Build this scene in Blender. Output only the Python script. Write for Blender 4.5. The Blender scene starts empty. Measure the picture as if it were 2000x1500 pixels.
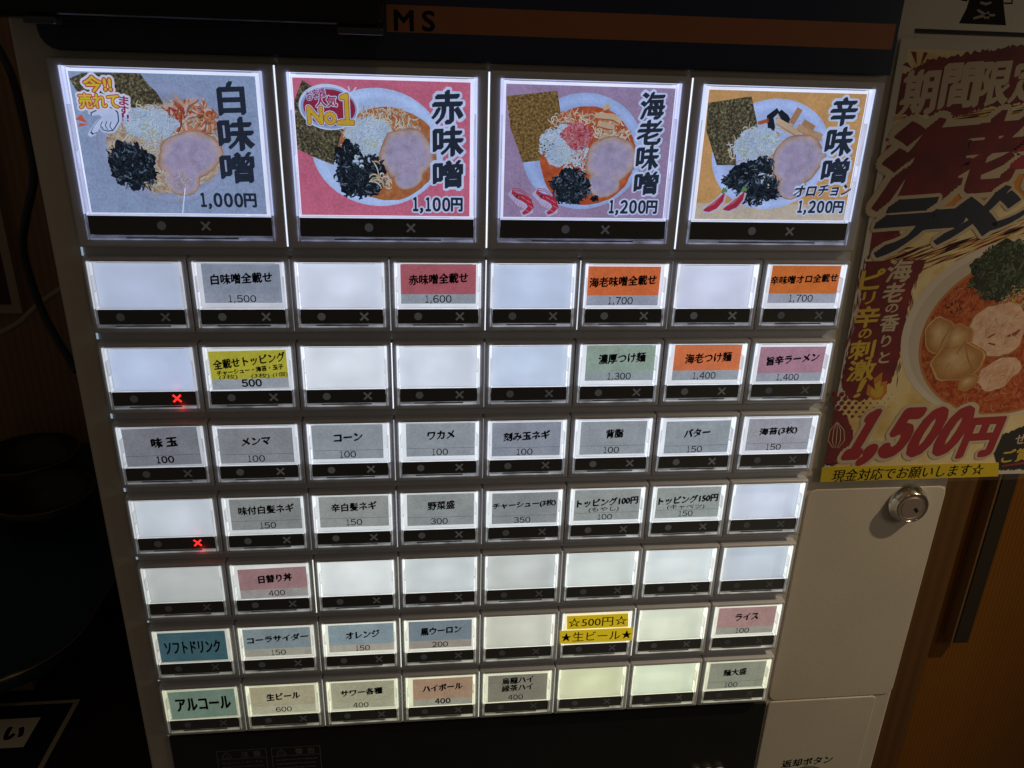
import bpy, bmesh, math, random
from mathutils import Vector, Matrix

# ------------------------------------------------------------------ camera, world, lamps
SC = bpy.context.scene
COL = SC.collection
MM = 0.001
Z0 = 1.30                      # height of the button grid's reference corner above the floor

# machine frame in millimetres: x to the right, u upwards, z into the wall (front of the button covers = 0)
RC = ((0.99424061, -0.02890276, -0.10320004),
      (-0.01197767, 0.92694741, -0.37500005),
      (0.10649955, 0.37407638, 0.92126256))
CC = (-25.8222, -79.1884, -334.5949)          # camera (x, down, z)
FPX = 1528.76

def W(x, u, z):
    return Vector((x * MM, z * MM, u * MM + Z0))

def at(px, py, z=0.0):
    """point of the plane z seen at a photo pixel"""
    a, b = (px - 1000) / FPX, (py - 750) / FPX
    d = [RC[0][k] * a + RC[1][k] * b + RC[2][k] for k in range(3)]
    s = (z - CC[2]) / d[2]
    return (CC[0] + s * d[0], -(CC[1] + s * d[1]))

cam = bpy.data.cameras.new('camera')
camo = bpy.data.objects.new('camera', cam)
COL.objects.link(camo)
def wv(r): return Vector((r[0], r[2], -r[1]))
rx, ry, rz = wv(RC[0]), -wv(RC[1]), -wv(RC[2])
camo.matrix_world = Matrix(((rx.x, ry.x, rz.x, CC[0] * MM), (rx.y, ry.y, rz.y, CC[2] * MM),
                            (rx.z, ry.z, rz.z, -CC[1] * MM + Z0), (0, 0, 0, 1)))
cam.sensor_width = 36.0
cam.lens = FPX / 2000 * 36
cam.clip_start = 0.01
cam.clip_end = 50
SC.camera = camo

wd = bpy.data.worlds.new('World')
SC.world = wd
wd.use_nodes = True
wd.node_tree.nodes['Background'].inputs[0].default_value = (1.0, 0.80, 0.62, 1)
wd.node_tree.nodes['Background'].inputs[1].default_value = 0.034

SC.view_settings.view_transform = 'Standard'
SC.view_settings.look = 'None'
SC.view_settings.exposure = 0
SC.view_settings.gamma = 1

def lamp(name, kind, loc, energy, color, aim=None, **kw):
    l = bpy.data.lights.new(name, kind)
    l.energy = energy
    l.color = color
    for k, v in kw.items():
        setattr(l, k, v)
    o = bpy.data.objects.new(name, l)
    COL.objects.link(o)
    o.location = loc
    if aim is not None:
        o.rotation_euler = (Vector(aim) - Vector(loc)).to_track_quat('-Z', 'Y').to_euler()
    return o

# small warm ceiling spot high on the right (it throws the lock's shadow to the lower left)
lamp('ceiling_spot', 'SPOT', W(229 + 495, -131 + 684, 8 - 297), 15.0, (1.0, 0.80, 0.54),
     aim=W(262, -330, 8), spot_size=math.radians(41), spot_blend=1.0, shadow_soft_size=0.012)
# added fill light out of view, front right: lifts shadows on door and poster
lamp('fill_spot', 'SPOT', W(650, 150, -450), 1.5, (1.0, 0.82, 0.60), aim=W(300, -200, 8),
     spot_size=math.radians(70), spot_blend=1.0, shadow_soft_size=0.09)
# a faint warm lamp over the middle of the room
lamp('room_lamp', 'POINT', W(120, 640, -520), 0.5, (1.0, 0.72, 0.42), shadow_soft_size=0.03)

# ------------------------------------------------------------------ materials
def lin(c):
    out = []
    for v in c[:3]:
        v = v / 255.0
        out.append(v / 12.92 if v <= 0.04045 else ((v + 0.055) / 1.055) ** 2.4)
    return tuple(out)

MATS = {}
COL_OF = {}
def darker(m, k=.66):
    c = COL_OF.get(m.name)
    return paper(tuple(int(v * k) for v in c), .06) if c else None
def newmat(key):
    m = bpy.data.materials.new(key)
    m.use_nodes = True
    nt = m.node_tree
    return m, nt, nt.nodes['Principled BSDF']

def N(nt, t, **kw):
    n = nt.nodes.new(t)
    for k, v in kw.items():
        setattr(n, k, v)
    return n

def noise(nt, scale, detail=3, rough=0.55, stretch=None):
    g = N(nt, 'ShaderNodeNewGeometry')
    t = N(nt, 'ShaderNodeTexNoise')
    t.inputs['Scale'].default_value = scale
    t.inputs['Detail'].default_value = detail
    t.inputs['Roughness'].default_value = rough
    if stretch:
        mp = N(nt, 'ShaderNodeMapping')
        mp.inputs['Scale'].default_value = stretch
        nt.links.new(g.outputs['Position'], mp.inputs['Vector'])
        nt.links.new(mp.outputs['Vector'], t.inputs['Vector'])
    else:
        nt.links.new(g.outputs['Position'], t.inputs['Vector'])
    return t

def rng(nt, src, a, b, lo=0.3, hi=0.7):
    r = N(nt, 'ShaderNodeMapRange')
    r.inputs['From Min'].default_value = lo
    r.inputs['From Max'].default_value = hi
    r.inputs['To Min'].default_value = a
    r.inputs['To Max'].default_value = b
    nt.links.new(src, r.inputs['Value'])
    return r.outputs['Result']

def mul(nt, a, b):
    m = N(nt, 'ShaderNodeMath', operation='MULTIPLY')
    for i, v in enumerate((a, b)):
        if isinstance(v, (int, float)):
            m.inputs[i].default_value = v
        else:
            nt.links.new(v, m.inputs[i])
    return m.outputs[0]

def ramp(nt, src, stops):
    r = N(nt, 'ShaderNodeValToRGB')
    e = r.color_ramp.elements
    while len(e) < len(stops):
        e.new(0.5)
    for k, (p, c) in enumerate(stops):
        e[k].position = p
        e[k].color = (*lin(c), 1)
    nt.links.new(src, r.inputs['Fac'])
    return r.outputs['Color']

def paper(col, mott=0.10):
    """a printed paper insert lit from behind: the colour is what the lit paper shows"""
    key = ('paper', col, mott)
    if key in MATS:
        return MATS[key]
    m, nt, b = newmat('lit_paper')
    c = lin(col)
    b.inputs['Base Color'].default_value = (*[v * 0.22 for v in c], 1)
    b.inputs['Roughness'].default_value = 0.6
    b.inputs['Specular IOR Level'].default_value = 0.25
    b.inputs['Emission Color'].default_value = (*c, 1)
    n1 = noise(nt, 900, 4, 0.7)
    n2 = noise(nt, 130, 2)
    s = mul(nt, rng(nt, n1.outputs['Fac'], 1 - mott * 1.5, 1 + mott * 1.5), rng(nt, n2.outputs['Fac'], 0.92, 1.10))
    nt.links.new(s, b.inputs['Emission Strength'])
    MATS[key] = m
    COL_OF[m.name] = col
    return m

def food(key, stops, scale, lit=True, detail=5, stretch=None, gain=1.0):
    """printed food photo: a mottled colour field, glowing only on backlit inserts"""
    k = ('food', key, lit)
    if k in MATS:
        return MATS[k]
    m, nt, b = newmat('printed_' + key)
    t = noise(nt, scale, detail, 0.65, stretch)
    c = ramp(nt, t.outputs['Fac'], stops)
    if lit:
        dm = N(nt, 'ShaderNodeVectorMath', operation='SCALE')
        dm.inputs['Scale'].default_value = 0.22
        nt.links.new(c, dm.inputs[0])
        nt.links.new(dm.outputs[0], b.inputs['Base Color'])
    else:
        nt.links.new(c, b.inputs['Base Color'])
    b.inputs['Roughness'].default_value = 0.55
    b.inputs['Specular IOR Level'].default_value = 0.25
    if lit:
        nt.links.new(c, b.inputs['Emission Color'])
        b.inputs['Emission Strength'].default_value = gain
    MATS[k] = m
    return m

def plain(key, base, rough=0.5, metal=0.0, spec=0.5, bump=None, var=None, coat=0.0):
    if key in MATS:
        return MATS[key]
    m, nt, b = newmat(key)
    b.inputs['Base Color'].default_value = (*base, 1)
    b.inputs['Roughness'].default_value = rough
    b.inputs['Metallic'].default_value = metal
    b.inputs['Specular IOR Level'].default_value = spec
    b.inputs['Coat Weight'].default_value = coat
    if var:
        scale, amt = var
        t = noise(nt, scale, 4, 0.6)
        mx = N(nt, 'ShaderNodeMix', data_type='RGBA')
        mx.inputs[6].default_value = (*[v * (1 - amt) for v in base], 1)
        mx.inputs[7].default_value = (*[min(1, v * (1 + amt)) for v in base], 1)
        nt.links.new(t.outputs['Fac'], mx.inputs[0])
        nt.links.new(mx.outputs[2], b.inputs['Base Color'])
    if bump:
        scale, st = bump
        t = noise(nt, scale, 3, 0.6)
        bp = N(nt, 'ShaderNodeBump')
        bp.inputs['Strength'].default_value = st
        bp.inputs['Distance'].default_value = 0.0004
        nt.links.new(t.outputs['Fac'], bp.inputs['Height'])
        nt.links.new(bp.outputs['Normal'], b.inputs['Normal'])
    MATS[key] = m
    return m

def tinted(key, lo, hi, scale, stretch=None, base=0.5, rough=0.25):
    """edge-lit plastic: brightness from the lamp board behind, tint from each object's colour"""
    if key in MATS:
        return MATS[key]
    m, nt, b = newmat(key)
    oi = N(nt, 'ShaderNodeObjectInfo')
    t = noise(nt, scale, 2, 0.5, stretch)
    b.inputs['Base Color'].default_value = (base, base, base, 1)
    b.inputs['Roughness'].default_value = rough
    nt.links.new(oi.outputs['Color'], b.inputs['Emission Color'])
    nt.links.new(rng(nt, t.outputs['Fac'], lo, hi), b.inputs['Emission Strength'])
    MATS[key] = m
    return m

def glow(key, col, strength):
    if key in MATS:
        return MATS[key]
    m, nt, b = newmat(key)
    b.inputs['Base Color'].default_value = (*lin(col), 1)
    b.inputs['Emission Color'].default_value = (*lin(col), 1)
    b.inputs['Emission Strength'].default_value = strength
    MATS[key] = m
    return m

INK = plain('black_ink', (0.006, 0.007, 0.010), 0.6, spec=0.2)
PENCIL = plain('pen_ink', (0.02, 0.022, 0.03), 0.6, spec=0.2)
CREAM = plain('cream_enamel', (0.60, 0.55, 0.46), 0.42, var=(16, 0.13), bump=(900, 0.22))
CREAM2 = plain('cream_cover', (0.61, 0.56, 0.465), 0.45, var=(13, 0.13), bump=(900, 0.22))
BEZEL = plain('grey_bezel', (0.61, 0.62, 0.665), 0.34, var=(90, 0.10), bump=(2500, 0.08))
RAIL = plain('grey_rail', (0.66, 0.68, 0.74), 0.40, var=(60, 0.1))
NAVY = plain('navy_panel', (0.024, 0.036, 0.075), 0.30, spec=0.4)
BLACKP = plain('black_panel', (0.013, 0.016, 0.014), 0.22, spec=0.4, var=(40, 0.3))
HOOD = plain('black_hood', (0.006, 0.007, 0.010), 0.35, spec=0.35)
ORANGE = plain('orange_stripe', (0.36, 0.13, 0.05), 0.5, var=(25, 0.12))
STRIP = plain('smoked_strip', (0.085, 0.087, 0.089), 0.38, spec=0.5)
LEDOFF = tinted('dark_led_window', 1.0, 1.0, 50, base=.03)
LEDX = tinted('dark_led_cross', 1.35, 1.35, 50, base=.03)
LEDRED = glow('red_led', (255, 42, 36), 1.9)
CHROME = plain('chrome', (0.78, 0.75, 0.70), 0.16, metal=1.0)
STEELFACE = plain('lock_face', (0.42, 0.34, 0.28), 0.5, metal=.6)
DARK = plain('dark_hole', (0.004, 0.005, 0.006), 0.6)
LIPDARK = plain('dark_clip', (0.05, 0.05, 0.042), 0.3)
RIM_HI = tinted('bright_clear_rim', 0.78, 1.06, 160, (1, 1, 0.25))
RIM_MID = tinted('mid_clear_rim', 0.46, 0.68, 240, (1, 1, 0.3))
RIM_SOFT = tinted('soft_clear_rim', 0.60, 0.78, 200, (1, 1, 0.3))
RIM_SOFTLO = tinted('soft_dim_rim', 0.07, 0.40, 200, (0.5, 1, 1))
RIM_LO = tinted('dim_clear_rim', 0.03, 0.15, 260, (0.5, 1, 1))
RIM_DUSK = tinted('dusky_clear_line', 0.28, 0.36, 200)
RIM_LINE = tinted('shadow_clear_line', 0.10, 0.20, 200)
def diffuser():
    m = tinted('lit_diffuser', 0.90, 1.08, 55, base=0.5, rough=0.4)
    nt = m.node_tree
    b = nt.nodes['Principled BSDF']
    old = b.inputs['Emission Strength'].links[0].from_socket
    tc = N(nt, 'ShaderNodeTexCoord')
    mp = N(nt, 'ShaderNodeMapping')
    mp.inputs['Location'].default_value = (-.5, -.5, -.58)
    nt.links.new(tc.outputs['Generated'], mp.inputs['Vector'])
    ln = N(nt, 'ShaderNodeVectorMath', operation='LENGTH')
    sc = N(nt, 'ShaderNodeVectorMath', operation='MULTIPLY')
    sc.inputs[1].default_value = (1, 0, 1.05)
    nt.links.new(mp.outputs['Vector'], sc.inputs[0])
    nt.links.new(sc.outputs['Vector'], ln.inputs[0])
    nt.links.new(mul(nt, old, rng(nt, ln.outputs['Value'], 1.07, .80, .12, .66)), b.inputs['Emission Strength'])
    return m
DIFFUSER = diffuser()

# ------------------------------------------------------------------ mesh helpers
class MB:
    def __init__(s):
        s.v, s.f, s.m, s.mats = [], [], [], []
        s.smooth = set()
    def mi(s, mat):
        if mat not in s.mats:
            s.mats.append(mat)
        return s.mats.index(mat)
    def face(s, idx, mat):
        s.f.append(tuple(idx)); s.m.append(s.mi(mat))
    def poly(s, pts, z, mat):
        area = sum(pts[i - 1][0] * pts[i][1] - pts[i][0] * pts[i - 1][1] for i in range(len(pts)))
        if area < 0:
            pts = pts[::-1]
        b = len(s.v)
        s.v += [(p[0], p[1], z) for p in pts]
        s.face(range(b, b + len(pts)), mat)
    def rect(s, x0, x1, u0, u1, z, mat):
        s.poly([(x0, u0), (x1, u0), (x1, u1), (x0, u1)], z, mat)
    def box(s, x0, x1, u0, u1, z0, z1, mat):
        """z0 in front (towards the viewer)"""
        b = len(s.v)
        s.v += [(x, u, z) for z in (z0, z1) for (x, u) in ((x0, u0), (x1, u0), (x1, u1), (x0, u1))]
        for q in ((0, 1, 2, 3), (7, 6, 5, 4), (4, 5, 1, 0), (5, 6, 2, 1), (6, 7, 3, 2), (7, 4, 0, 3)):
            s.face([b + k for k in q], mat)
    def loft(s, loops, mat, cap0=False, cap1=False, smooth=False):
        """loops of (pts2d, z); all the same length and CCW seen from the front; order from back to front / outside in"""
        n = len(loops[0][0]); b = len(s.v)
        for pts, z in loops:
            s.v += [(p[0], p[1], z) for p in pts]
        for k in range(len(loops) - 1):
            for i in range(n):
                j = (i + 1) % n
                if smooth:
                    s.smooth.add(len(s.f))
                s.face((b + k * n + i, b + k * n + j, b + (k + 1) * n + j, b + (k + 1) * n + i), mat)
        if cap1:
            s.face([b + (len(loops) - 1) * n + i for i in range(n)], mat)
        if cap0:
            s.face([b + i for i in range(n)][::-1], mat)
    def tube(s, pts, r, mat, seg=10):
        pts = [Vector(p) for p in pts]
        b = len(s.v)
        for i, p in enumerate(pts):
            t = (pts[min(i + 1, len(pts) - 1)] - pts[max(i - 1, 0)]).normalized()
            a = t.cross(Vector((0, 0, 1)))
            a = a.normalized() if a.length > 1e-4 else Vector((1, 0, 0))
            c = t.cross(a)
            for k in range(seg):
                w = 2 * math.pi * k / seg
                q = p + a * (r * math.cos(w)) + c * (r * math.sin(w))
                s.v.append(tuple(q))
        for i in range(len(pts) - 1):
            for k in range(seg):
                l = (k + 1) % seg
                s.smooth.add(len(s.f))
                s.face((b + i * seg + k, b + i * seg + l, b + (i + 1) * seg + l, b + (i + 1) * seg + k), mat)
    def data(s, name, org=(0, 0, 0)):
        me = bpy.data.meshes.new(name)
        vs = [((x - org[0]) * MM, (z - org[2]) * MM, (u - org[1]) * MM) for x, u, z in s.v]
        me.from_pydata(vs, [], s.f)
        for m in s.mats:
            me.materials.append(m)
        me.polygons.foreach_set('material_index', s.m)
        if s.smooth:
            for i in s.smooth:
                me.polygons[i].use_smooth = True
        me.update()
        return me
    def build(s, name, parent=None, org=(0, 0, 0), loc=None):
        return link(name, s.data(name, org), parent, org if loc is None else loc)

def link(name, me, parent=None, loc=(0, 0, 0), color=None):
    """loc in machine millimetres"""
    o = bpy.data.objects.new(name, me)
    COL.objects.link(o)
    put(o, parent, loc)
    if color:
        o.color = (*color, 1)
    return o

WORLD_LOC = {}
def put(o, parent, loc):
    p = W(*loc)
    WORLD_LOC[o.name] = p
    if parent is not None:
        o.parent = parent
        o.location = p - WORLD_LOC[parent.name]
    else:
        o.location = p

def tag(o, label, cat=None, group=None, kind=None):
    o['label'] = label
    if cat: o['category'] = cat
    if group: o['group'] = group
    if kind: o['kind'] = kind
    return o

def empty(name, loc, parent=None):
    o = bpy.data.objects.new(name, None)
    COL.objects.link(o)
    o.empty_display_size = 0.02
    put(o, parent, loc)
    return o

def rrect(x0, x1, u0, u1, r, n=4):
    r = max(r, 1e-3)
    out = []
    for cx, cu, a0 in ((x1 - r, u0 + r, -90), (x1 - r, u1 - r, 0), (x0 + r, u1 - r, 90), (x0 + r, u0 + r, 180)):
        for k in range(n + 1):
            a = math.radians(a0 + 90 * k / n)
            out.append((cx + r * math.cos(a), cu + r * math.sin(a)))
    return out

def plate(mb, x0, x1, u0, u1, zf, zb, r, bev, mat, smooth=True):
    mb.loft([(rrect(x0, x1, u0, u1, r), zb), (rrect(x0, x1, u0, u1, r), zf + bev),
             (rrect(x0 + bev * .3, x1 - bev * .3, u0 + bev * .3, u1 - bev * .3, max(r - bev * .3, .05)), zf + bev * .3),
             (rrect(x0 + bev, x1 - bev, u0 + bev, u1 - bev, max(r - bev, .05)), zf)], mat, cap0=True, cap1=True)

# ---- lettering (the built-in font; glyph meshes are laid into the printed sheet's own mesh)
GL = {}
def glyph(s, off):
    k = (s, off)
    if k in GL:
        return GL[k]
    c = bpy.data.curves.new('lettering', 'FONT')
    c.body = s; c.size = 1; c.offset = off; c.resolution_u = 3
    o = bpy.data.objects.new('lettering', c)
    COL.objects.link(o)
    dg = bpy.context.evaluated_depsgraph_get()
    me = bpy.data.meshes.new_from_object(o.evaluated_get(dg))
    vs = [(v.co.x, v.co.y) for v in me.vertices]
    fs = [tuple(p.vertices) for p in me.polygons]
    bpy.data.objects.remove(o); bpy.data.curves.remove(c); bpy.data.meshes.remove(me)
    xs = [v[0] for v in vs]; ys = [v[1] for v in vs]
    GL[k] = (vs, fs, min(xs), max(xs), min(ys), max(ys))
    return GL[k]

def text(mb, s, cx, cu, w, h, z, mat, off=0.0, nib=None, slant=0.0, rise=0.0, rot=0.0, ref=None, copies=2):
    """letters whose box is w x h mm centred on (cx, cu); off = extra stroke all round, nib = spread of a broad pen (mm per mm of height)"""
    vs, fs, ax, bx, ay, by = glyph(s, 0.0)
    sx = w / max(bx - ax, 1e-4)
    sy = sx if h is None else h / max(by - ay, 1e-4)
    mx, my = (ax + bx) / 2, (ay + by) / 2
    cr, sr = math.cos(math.radians(rot)), math.sin(math.radians(rot))
    em = min(sx, sy)
    if s in ('ー', '一', '1', '!', '！', 'い'):
        em = sx if s in ('ー', '一') else sy
    pen = [(0, 0)]
    if nib:
        pen = [(nib[0] * (2 * k / copies - 1), nib[1] * (2 * k / copies - 1)) for k in range(copies + 1)]
    ring = [(0, 0)]
    if off > 0:
        n = 8 if off < .05 else 16
        ring = [(off * math.cos(2 * math.pi * (k + .5) / n), off * math.sin(2 * math.pi * (k + .5) / n)) for k in range(n)] + [(0, 0)]
        if off > .08:
            ring += [(a * .5, b * .5) for a, b in ring[:-1:2]]
    shifts = [(a[0] + b[0], a[1] + b[1]) for a in ring for b in pen]
    ori = None
    for q, (dx, dy) in enumerate(shifts):
        b = len(mb.v)
        zz = z - 0.010 * q / len(shifts)
        for (x, y) in vs:
            X = (x - mx) * sx + dx * em; Y = (y - my) * sy + dy * em
            X, Y = X + slant * Y, Y + rise * X
            mb.v.append((cx + X * cr - Y * sr, cu + X * sr + Y * cr, zz))
        for f in fs:
            mb.face([b + i for i in f], mat)

def brush_text(mb, s, cx, cu, w, h, z, mat, bold=1.0, **kw):
    kw.setdefault('rise', 0.05)
    text(mb, s, cx, cu, w, h, z, mat, off=0.007 * bold, nib=(0.024 * bold, 0.021 * bold), copies=3, **kw)

def digits(mb, s, cx, cu, w, h, z, mat, off=0.0, rot=0.0, slant=0.0, rise=0.0, grow=0.0, fill=.84):
    """a price: every figure in a cell of its own"""
    cell = {',': .52, '円': 1.22, '1': .80}
    tot = sum(cell.get(c, 1.0) for c in s)
    k = w / tot
    cr, sr = math.cos(math.radians(rot)), math.sin(math.radians(rot))
    x = -w / 2
    for c in s:
        cw = cell.get(c, 1.0) * k
        X, Y = x + cw / 2, 0.0
        gw, gh = cw * fill, h
        if c == ',':
            gw, gh, Y, X = h * .17, h * .36, -h * .48, x + cw * .42
        elif c == '1':
            gw, X = min(cw * .55, h * .42), x + cw * .52
        elif c == '円':
            gw, gh = cw * .92, h * .98
        ch = {',': '，', '円': '円'}.get(c, chr(ord(c) + 0xFEE0) if c.isdigit() else c)
        X, Y = X + slant * Y, Y + rise * X
        vs, fs, ax, bx, ay, by = glyph(ch, 0.0)
        # the stroke is thickened by the same millimetres for every figure
        o = off * h
        n = 8 if off < .08 else 16
        ring = [(0, 0)] + ([(o * math.cos(2 * math.pi * (q + .5) / n), o * math.sin(2 * math.pi * (q + .5) / n)) for q in range(n)] if o > 0 else [])
        if off > .1:
            ring += [(a * .5, b_ * .5) for a, b_ in ring[1::2]]
        sx, sy = gw / (bx - ax), gh / (by - ay)
        for q, (dx, dy) in enumerate(ring):
            b = len(mb.v)
            for (vx, vy) in vs:
                px_, py_ = (vx - (ax + bx) / 2) * sx + dx, (vy - (ay + by) / 2) * sy + dy
                px_, py_ = X + px_ + slant * py_, Y + py_ + rise * px_
                mb.v.append((cx + px_ * cr - py_ * sr, cu + px_ * sr + py_ * cr, z - .01 * q / len(ring)))
            for f in fs:
                mb.face([b + i for i in f], mat)
        x += cw

def ellipse(cx, cu, a, b, n=48, rot=0):
    cr, sr = math.cos(math.radians(rot)), math.sin(math.radians(rot))
    return [(cx + a * math.cos(t) * cr - b * math.sin(t) * sr, cu + a * math.cos(t) * sr + b * math.sin(t) * cr)
            for t in (2 * math.pi * k / n for k in range(n))]

def blob(R, cx, cu, a, b, n=40, jag=0.08, rot=0, soft=3):
    ph = [(R.uniform(0, 6.28), R.uniform(.5, 1)) for _ in range(6)]
    out = []
    cr, sr = math.cos(math.radians(rot)), math.sin(math.radians(rot))
    for k in range(n):
        t = 2 * math.pi * k / n
        f = 1 + jag * sum(w * math.sin((i + 2) * t + p) for i, (p, w) in enumerate(ph)) / soft + jag * R.uniform(-.35, .35)
        x, y = a * f * math.cos(t), b * f * math.sin(t)
        out.append((cx + x * cr - y * sr, cu + x * sr + y * cr))
    return out

def ribbon(mb, pts, w, z, mat, taper=0.5):
    """a flat printed stroke through pts"""
    n = len(pts); L, Rr = [], []
    for i in range(n):
        a, b = pts[max(0, i - 1)], pts[min(n - 1, i + 1)]
        dx, dy = b[0] - a[0], b[1] - a[1]
        l = math.hypot(dx, dy) or 1
        k = w / 2 * (1 - taper * abs(2 * i / (n - 1) - 1) ** 2)
        L.append((pts[i][0] - dy / l * k, pts[i][1] + dx / l * k))
        Rr.append((pts[i][0] + dy / l * k, pts[i][1] - dx / l * k))
    b = len(mb.v)
    mb.v += [(p[0], p[1], z) for p in L] + [(p[0], p[1], z) for p in Rr]
    for i in range(n - 1):
        mb.face((b + i, b + n + i, b + n + i + 1, b + i + 1), mat)

def curl(R, cx, cu, length, bend, n=7, ang=None):
    a = R.uniform(0, 6.28) if ang is None else ang
    p = [(cx, cu)]
    k = R.uniform(-bend, bend)
    for i in range(n - 1):
        a += k
        p.append((p[-1][0] + math.cos(a) * length / n, p[-1][1] + math.sin(a) * length / n))
    mx = sum(q[0] for q in p) / n - cx; my = sum(q[1] for q in p) / n - cu
    return [(x - mx, y - my) for x, y in p]

def in_poly(p, poly):
    c = False
    for i in range(len(poly)):
        (x1, y1), (x2, y2) = poly[i - 1], poly[i]
        if (y1 > p[1]) != (y2 > p[1]) and p[0] < (x2 - x1) * (p[1] - y1) / (y2 - y1) + x1:
            c = not c
    return c

def scatter(mb, R, region, count, mats, z, length, width, bend=0.5, ang=None, spread=0.6, taper=.5, clip=None, under=True):
    """many thin printed strokes; each lies on a slightly wider, darker one so that strands read apart"""
    xs = [p[0] for p in region]; ys = [p[1] for p in region]
    done = tries = 0
    while done < count and tries < count * 20:
        tries += 1
        c = (R.uniform(min(xs), max(xs)), R.uniform(min(ys), max(ys)))
        if not in_poly(c, region):
            continue
        a = None if ang is None else ang + R.uniform(-spread, spread)
        pts = curl(R, c[0], c[1], length * R.uniform(.5, 1.4), bend, ang=a)
        if clip and not all(in_poly(q, clip) for q in pts):
            continue
        m = R.choice(mats)
        w = width * R.uniform(.6, 1.3)
        zz = z - 0.015 * done / max(1, count)
        d = darker(m) if under else None
        if d is not None:
            ribbon(mb, [(x + w * .18, y - w * .28) for x, y in pts], w * 1.25, zz, d, taper)
        ribbon(mb, pts, w, zz - .00001 * count, m, taper)
        done += 1

# ------------------------------------------------------------------ the ticket machine
machine = empty('ticket_machine', (35, -Z0 * 1000, 8))
tag(machine, 'cream ramen ticket machine with eight rows of backlit menu buttons', 'ticket machine')

mb = MB()
plate(mb, -182, 251, -1300, 330, 8, 440, 3.0, 1.6, CREAM)
mb.build('cabinet', machine, (35, -1300, 8))

# raised cover plates on the right half
mb = MB(); plate(mb, 179.5, 250.9, -117.5, 97.5, 7.4, 8.0, 4, .5, CREAM2)
mb.rect(180, 251, 97.7, 99.6, 7.9, DARK)
mb.build('upper_cover', machine, (215, -10, 8))
mb = MB(); plate(mb, 172.5, 250.4, -264.9, -121.6, 7.3, 8.0, 5, .6, CREAM2)
mb.build('lock_cover', machine, (211, -190, 8))
mb = MB(); plate(mb, 173.2, 241, -520, -265.6, 7.1, 8.0, 3, .6, CREAM)
brush_text(mb, '返却ボタン', 206.0, -315.6, 32.5, 6.0, 7.08, INK, bold=1.2)
mb.build('return_panel', machine, (207, -390, 8))
mb = MB()
for r0, r1, za, zb, m in ((14.5, 13.8, 6.7, 5.6, DARK), (11.6, 11.0, 5.6, 3.2, plain('grey_button', (.10, .10, .11), .4))):
    mb.loft([(ellipse(207, -333.5, r0, r0), za), (ellipse(207, -333.5, r1, r1), zb)], m, cap1=True)
mb.build('return_button', machine, (207, -333.5, 7))

# dark header over the buttons, orange stripe with letters
mb = MB()
plate(mb, -170.5, 171.2, 80.6, 328, 4.4, 8.0, 7, .8, NAVY)
mb.box(160, 171.0, 80.9, 96, 4.43, 7.9, NAVY)
mb.rect(-40.2, 169.3, 91.0, 100.7, 4.36, ORANGE)
text(mb, 'M', -33.6, 95.2, 7.2, 7.0, 4.33, INK, off=0.03)
text(mb, 'S', -24.0, 95.3, 4.6, 7.0, 4.33, INK, off=0.03)
hd = mb.build('header_panel', machine, (0, 205, 8))
mb = MB()
plate(mb, -186, -41, 92.2, 326, -15, 4.3, 4, 1.5, HOOD)
mb.box(-184, -43, 91.2, 93.5, -11, 4.2, HOOD)
mb.build('display_hood', machine, (-113, 210, 4))
for x0, x1 in ((-166.5, -155.5), (-57.6, -40.6)):
    mb = MB(); plate(mb, x0, x1, 89.0, 91.4, -14.6, -9, .8, .5, plain('hood_tab', (.05, .055, .065), .25))
    mb.build('hood_tab', machine, ((x0 + x1) / 2, 90, -12))
# kimono shaped mark printed above the poster
mb = MB()
K = lambda x, y: at(1840 + x / 12.5, y / 12.5, 8)
mb.poly([K(660, -130), K(650, 30), K(600, 200), K(410, 570), K(1560, 620), K(1500, 100), K(1500, -130)], 7.95, INK)
mb.poly([K(450, -120), K(470, 20), K(610, 35), K(650, -120)], 7.95, INK)
mb.poly([K(1500, 60), K(1520, 100), K(1720, 100), K(1730, -100), K(1690, -100), K(1690, 60)], 7.95, INK)
WH = plain('mark_white', (.34, .30, .24), .6)
for q in (((860, 240), (1000, 330), (1100, 370)), ((760, 450), (950, 400), (1100, 370)), ((1100, 370), (1290, 370)),
          ((1120, 280), (1120, 460)), ((1040, 460), (1080, 380)), ((930, 60), (1070, 100), (1200, 60))):
    ribbon(mb, [K(*p) for p in q], 1.1, 7.92, WH, .2)
mb.build('printed_mark', machine, (209, 108, 8))

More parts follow.
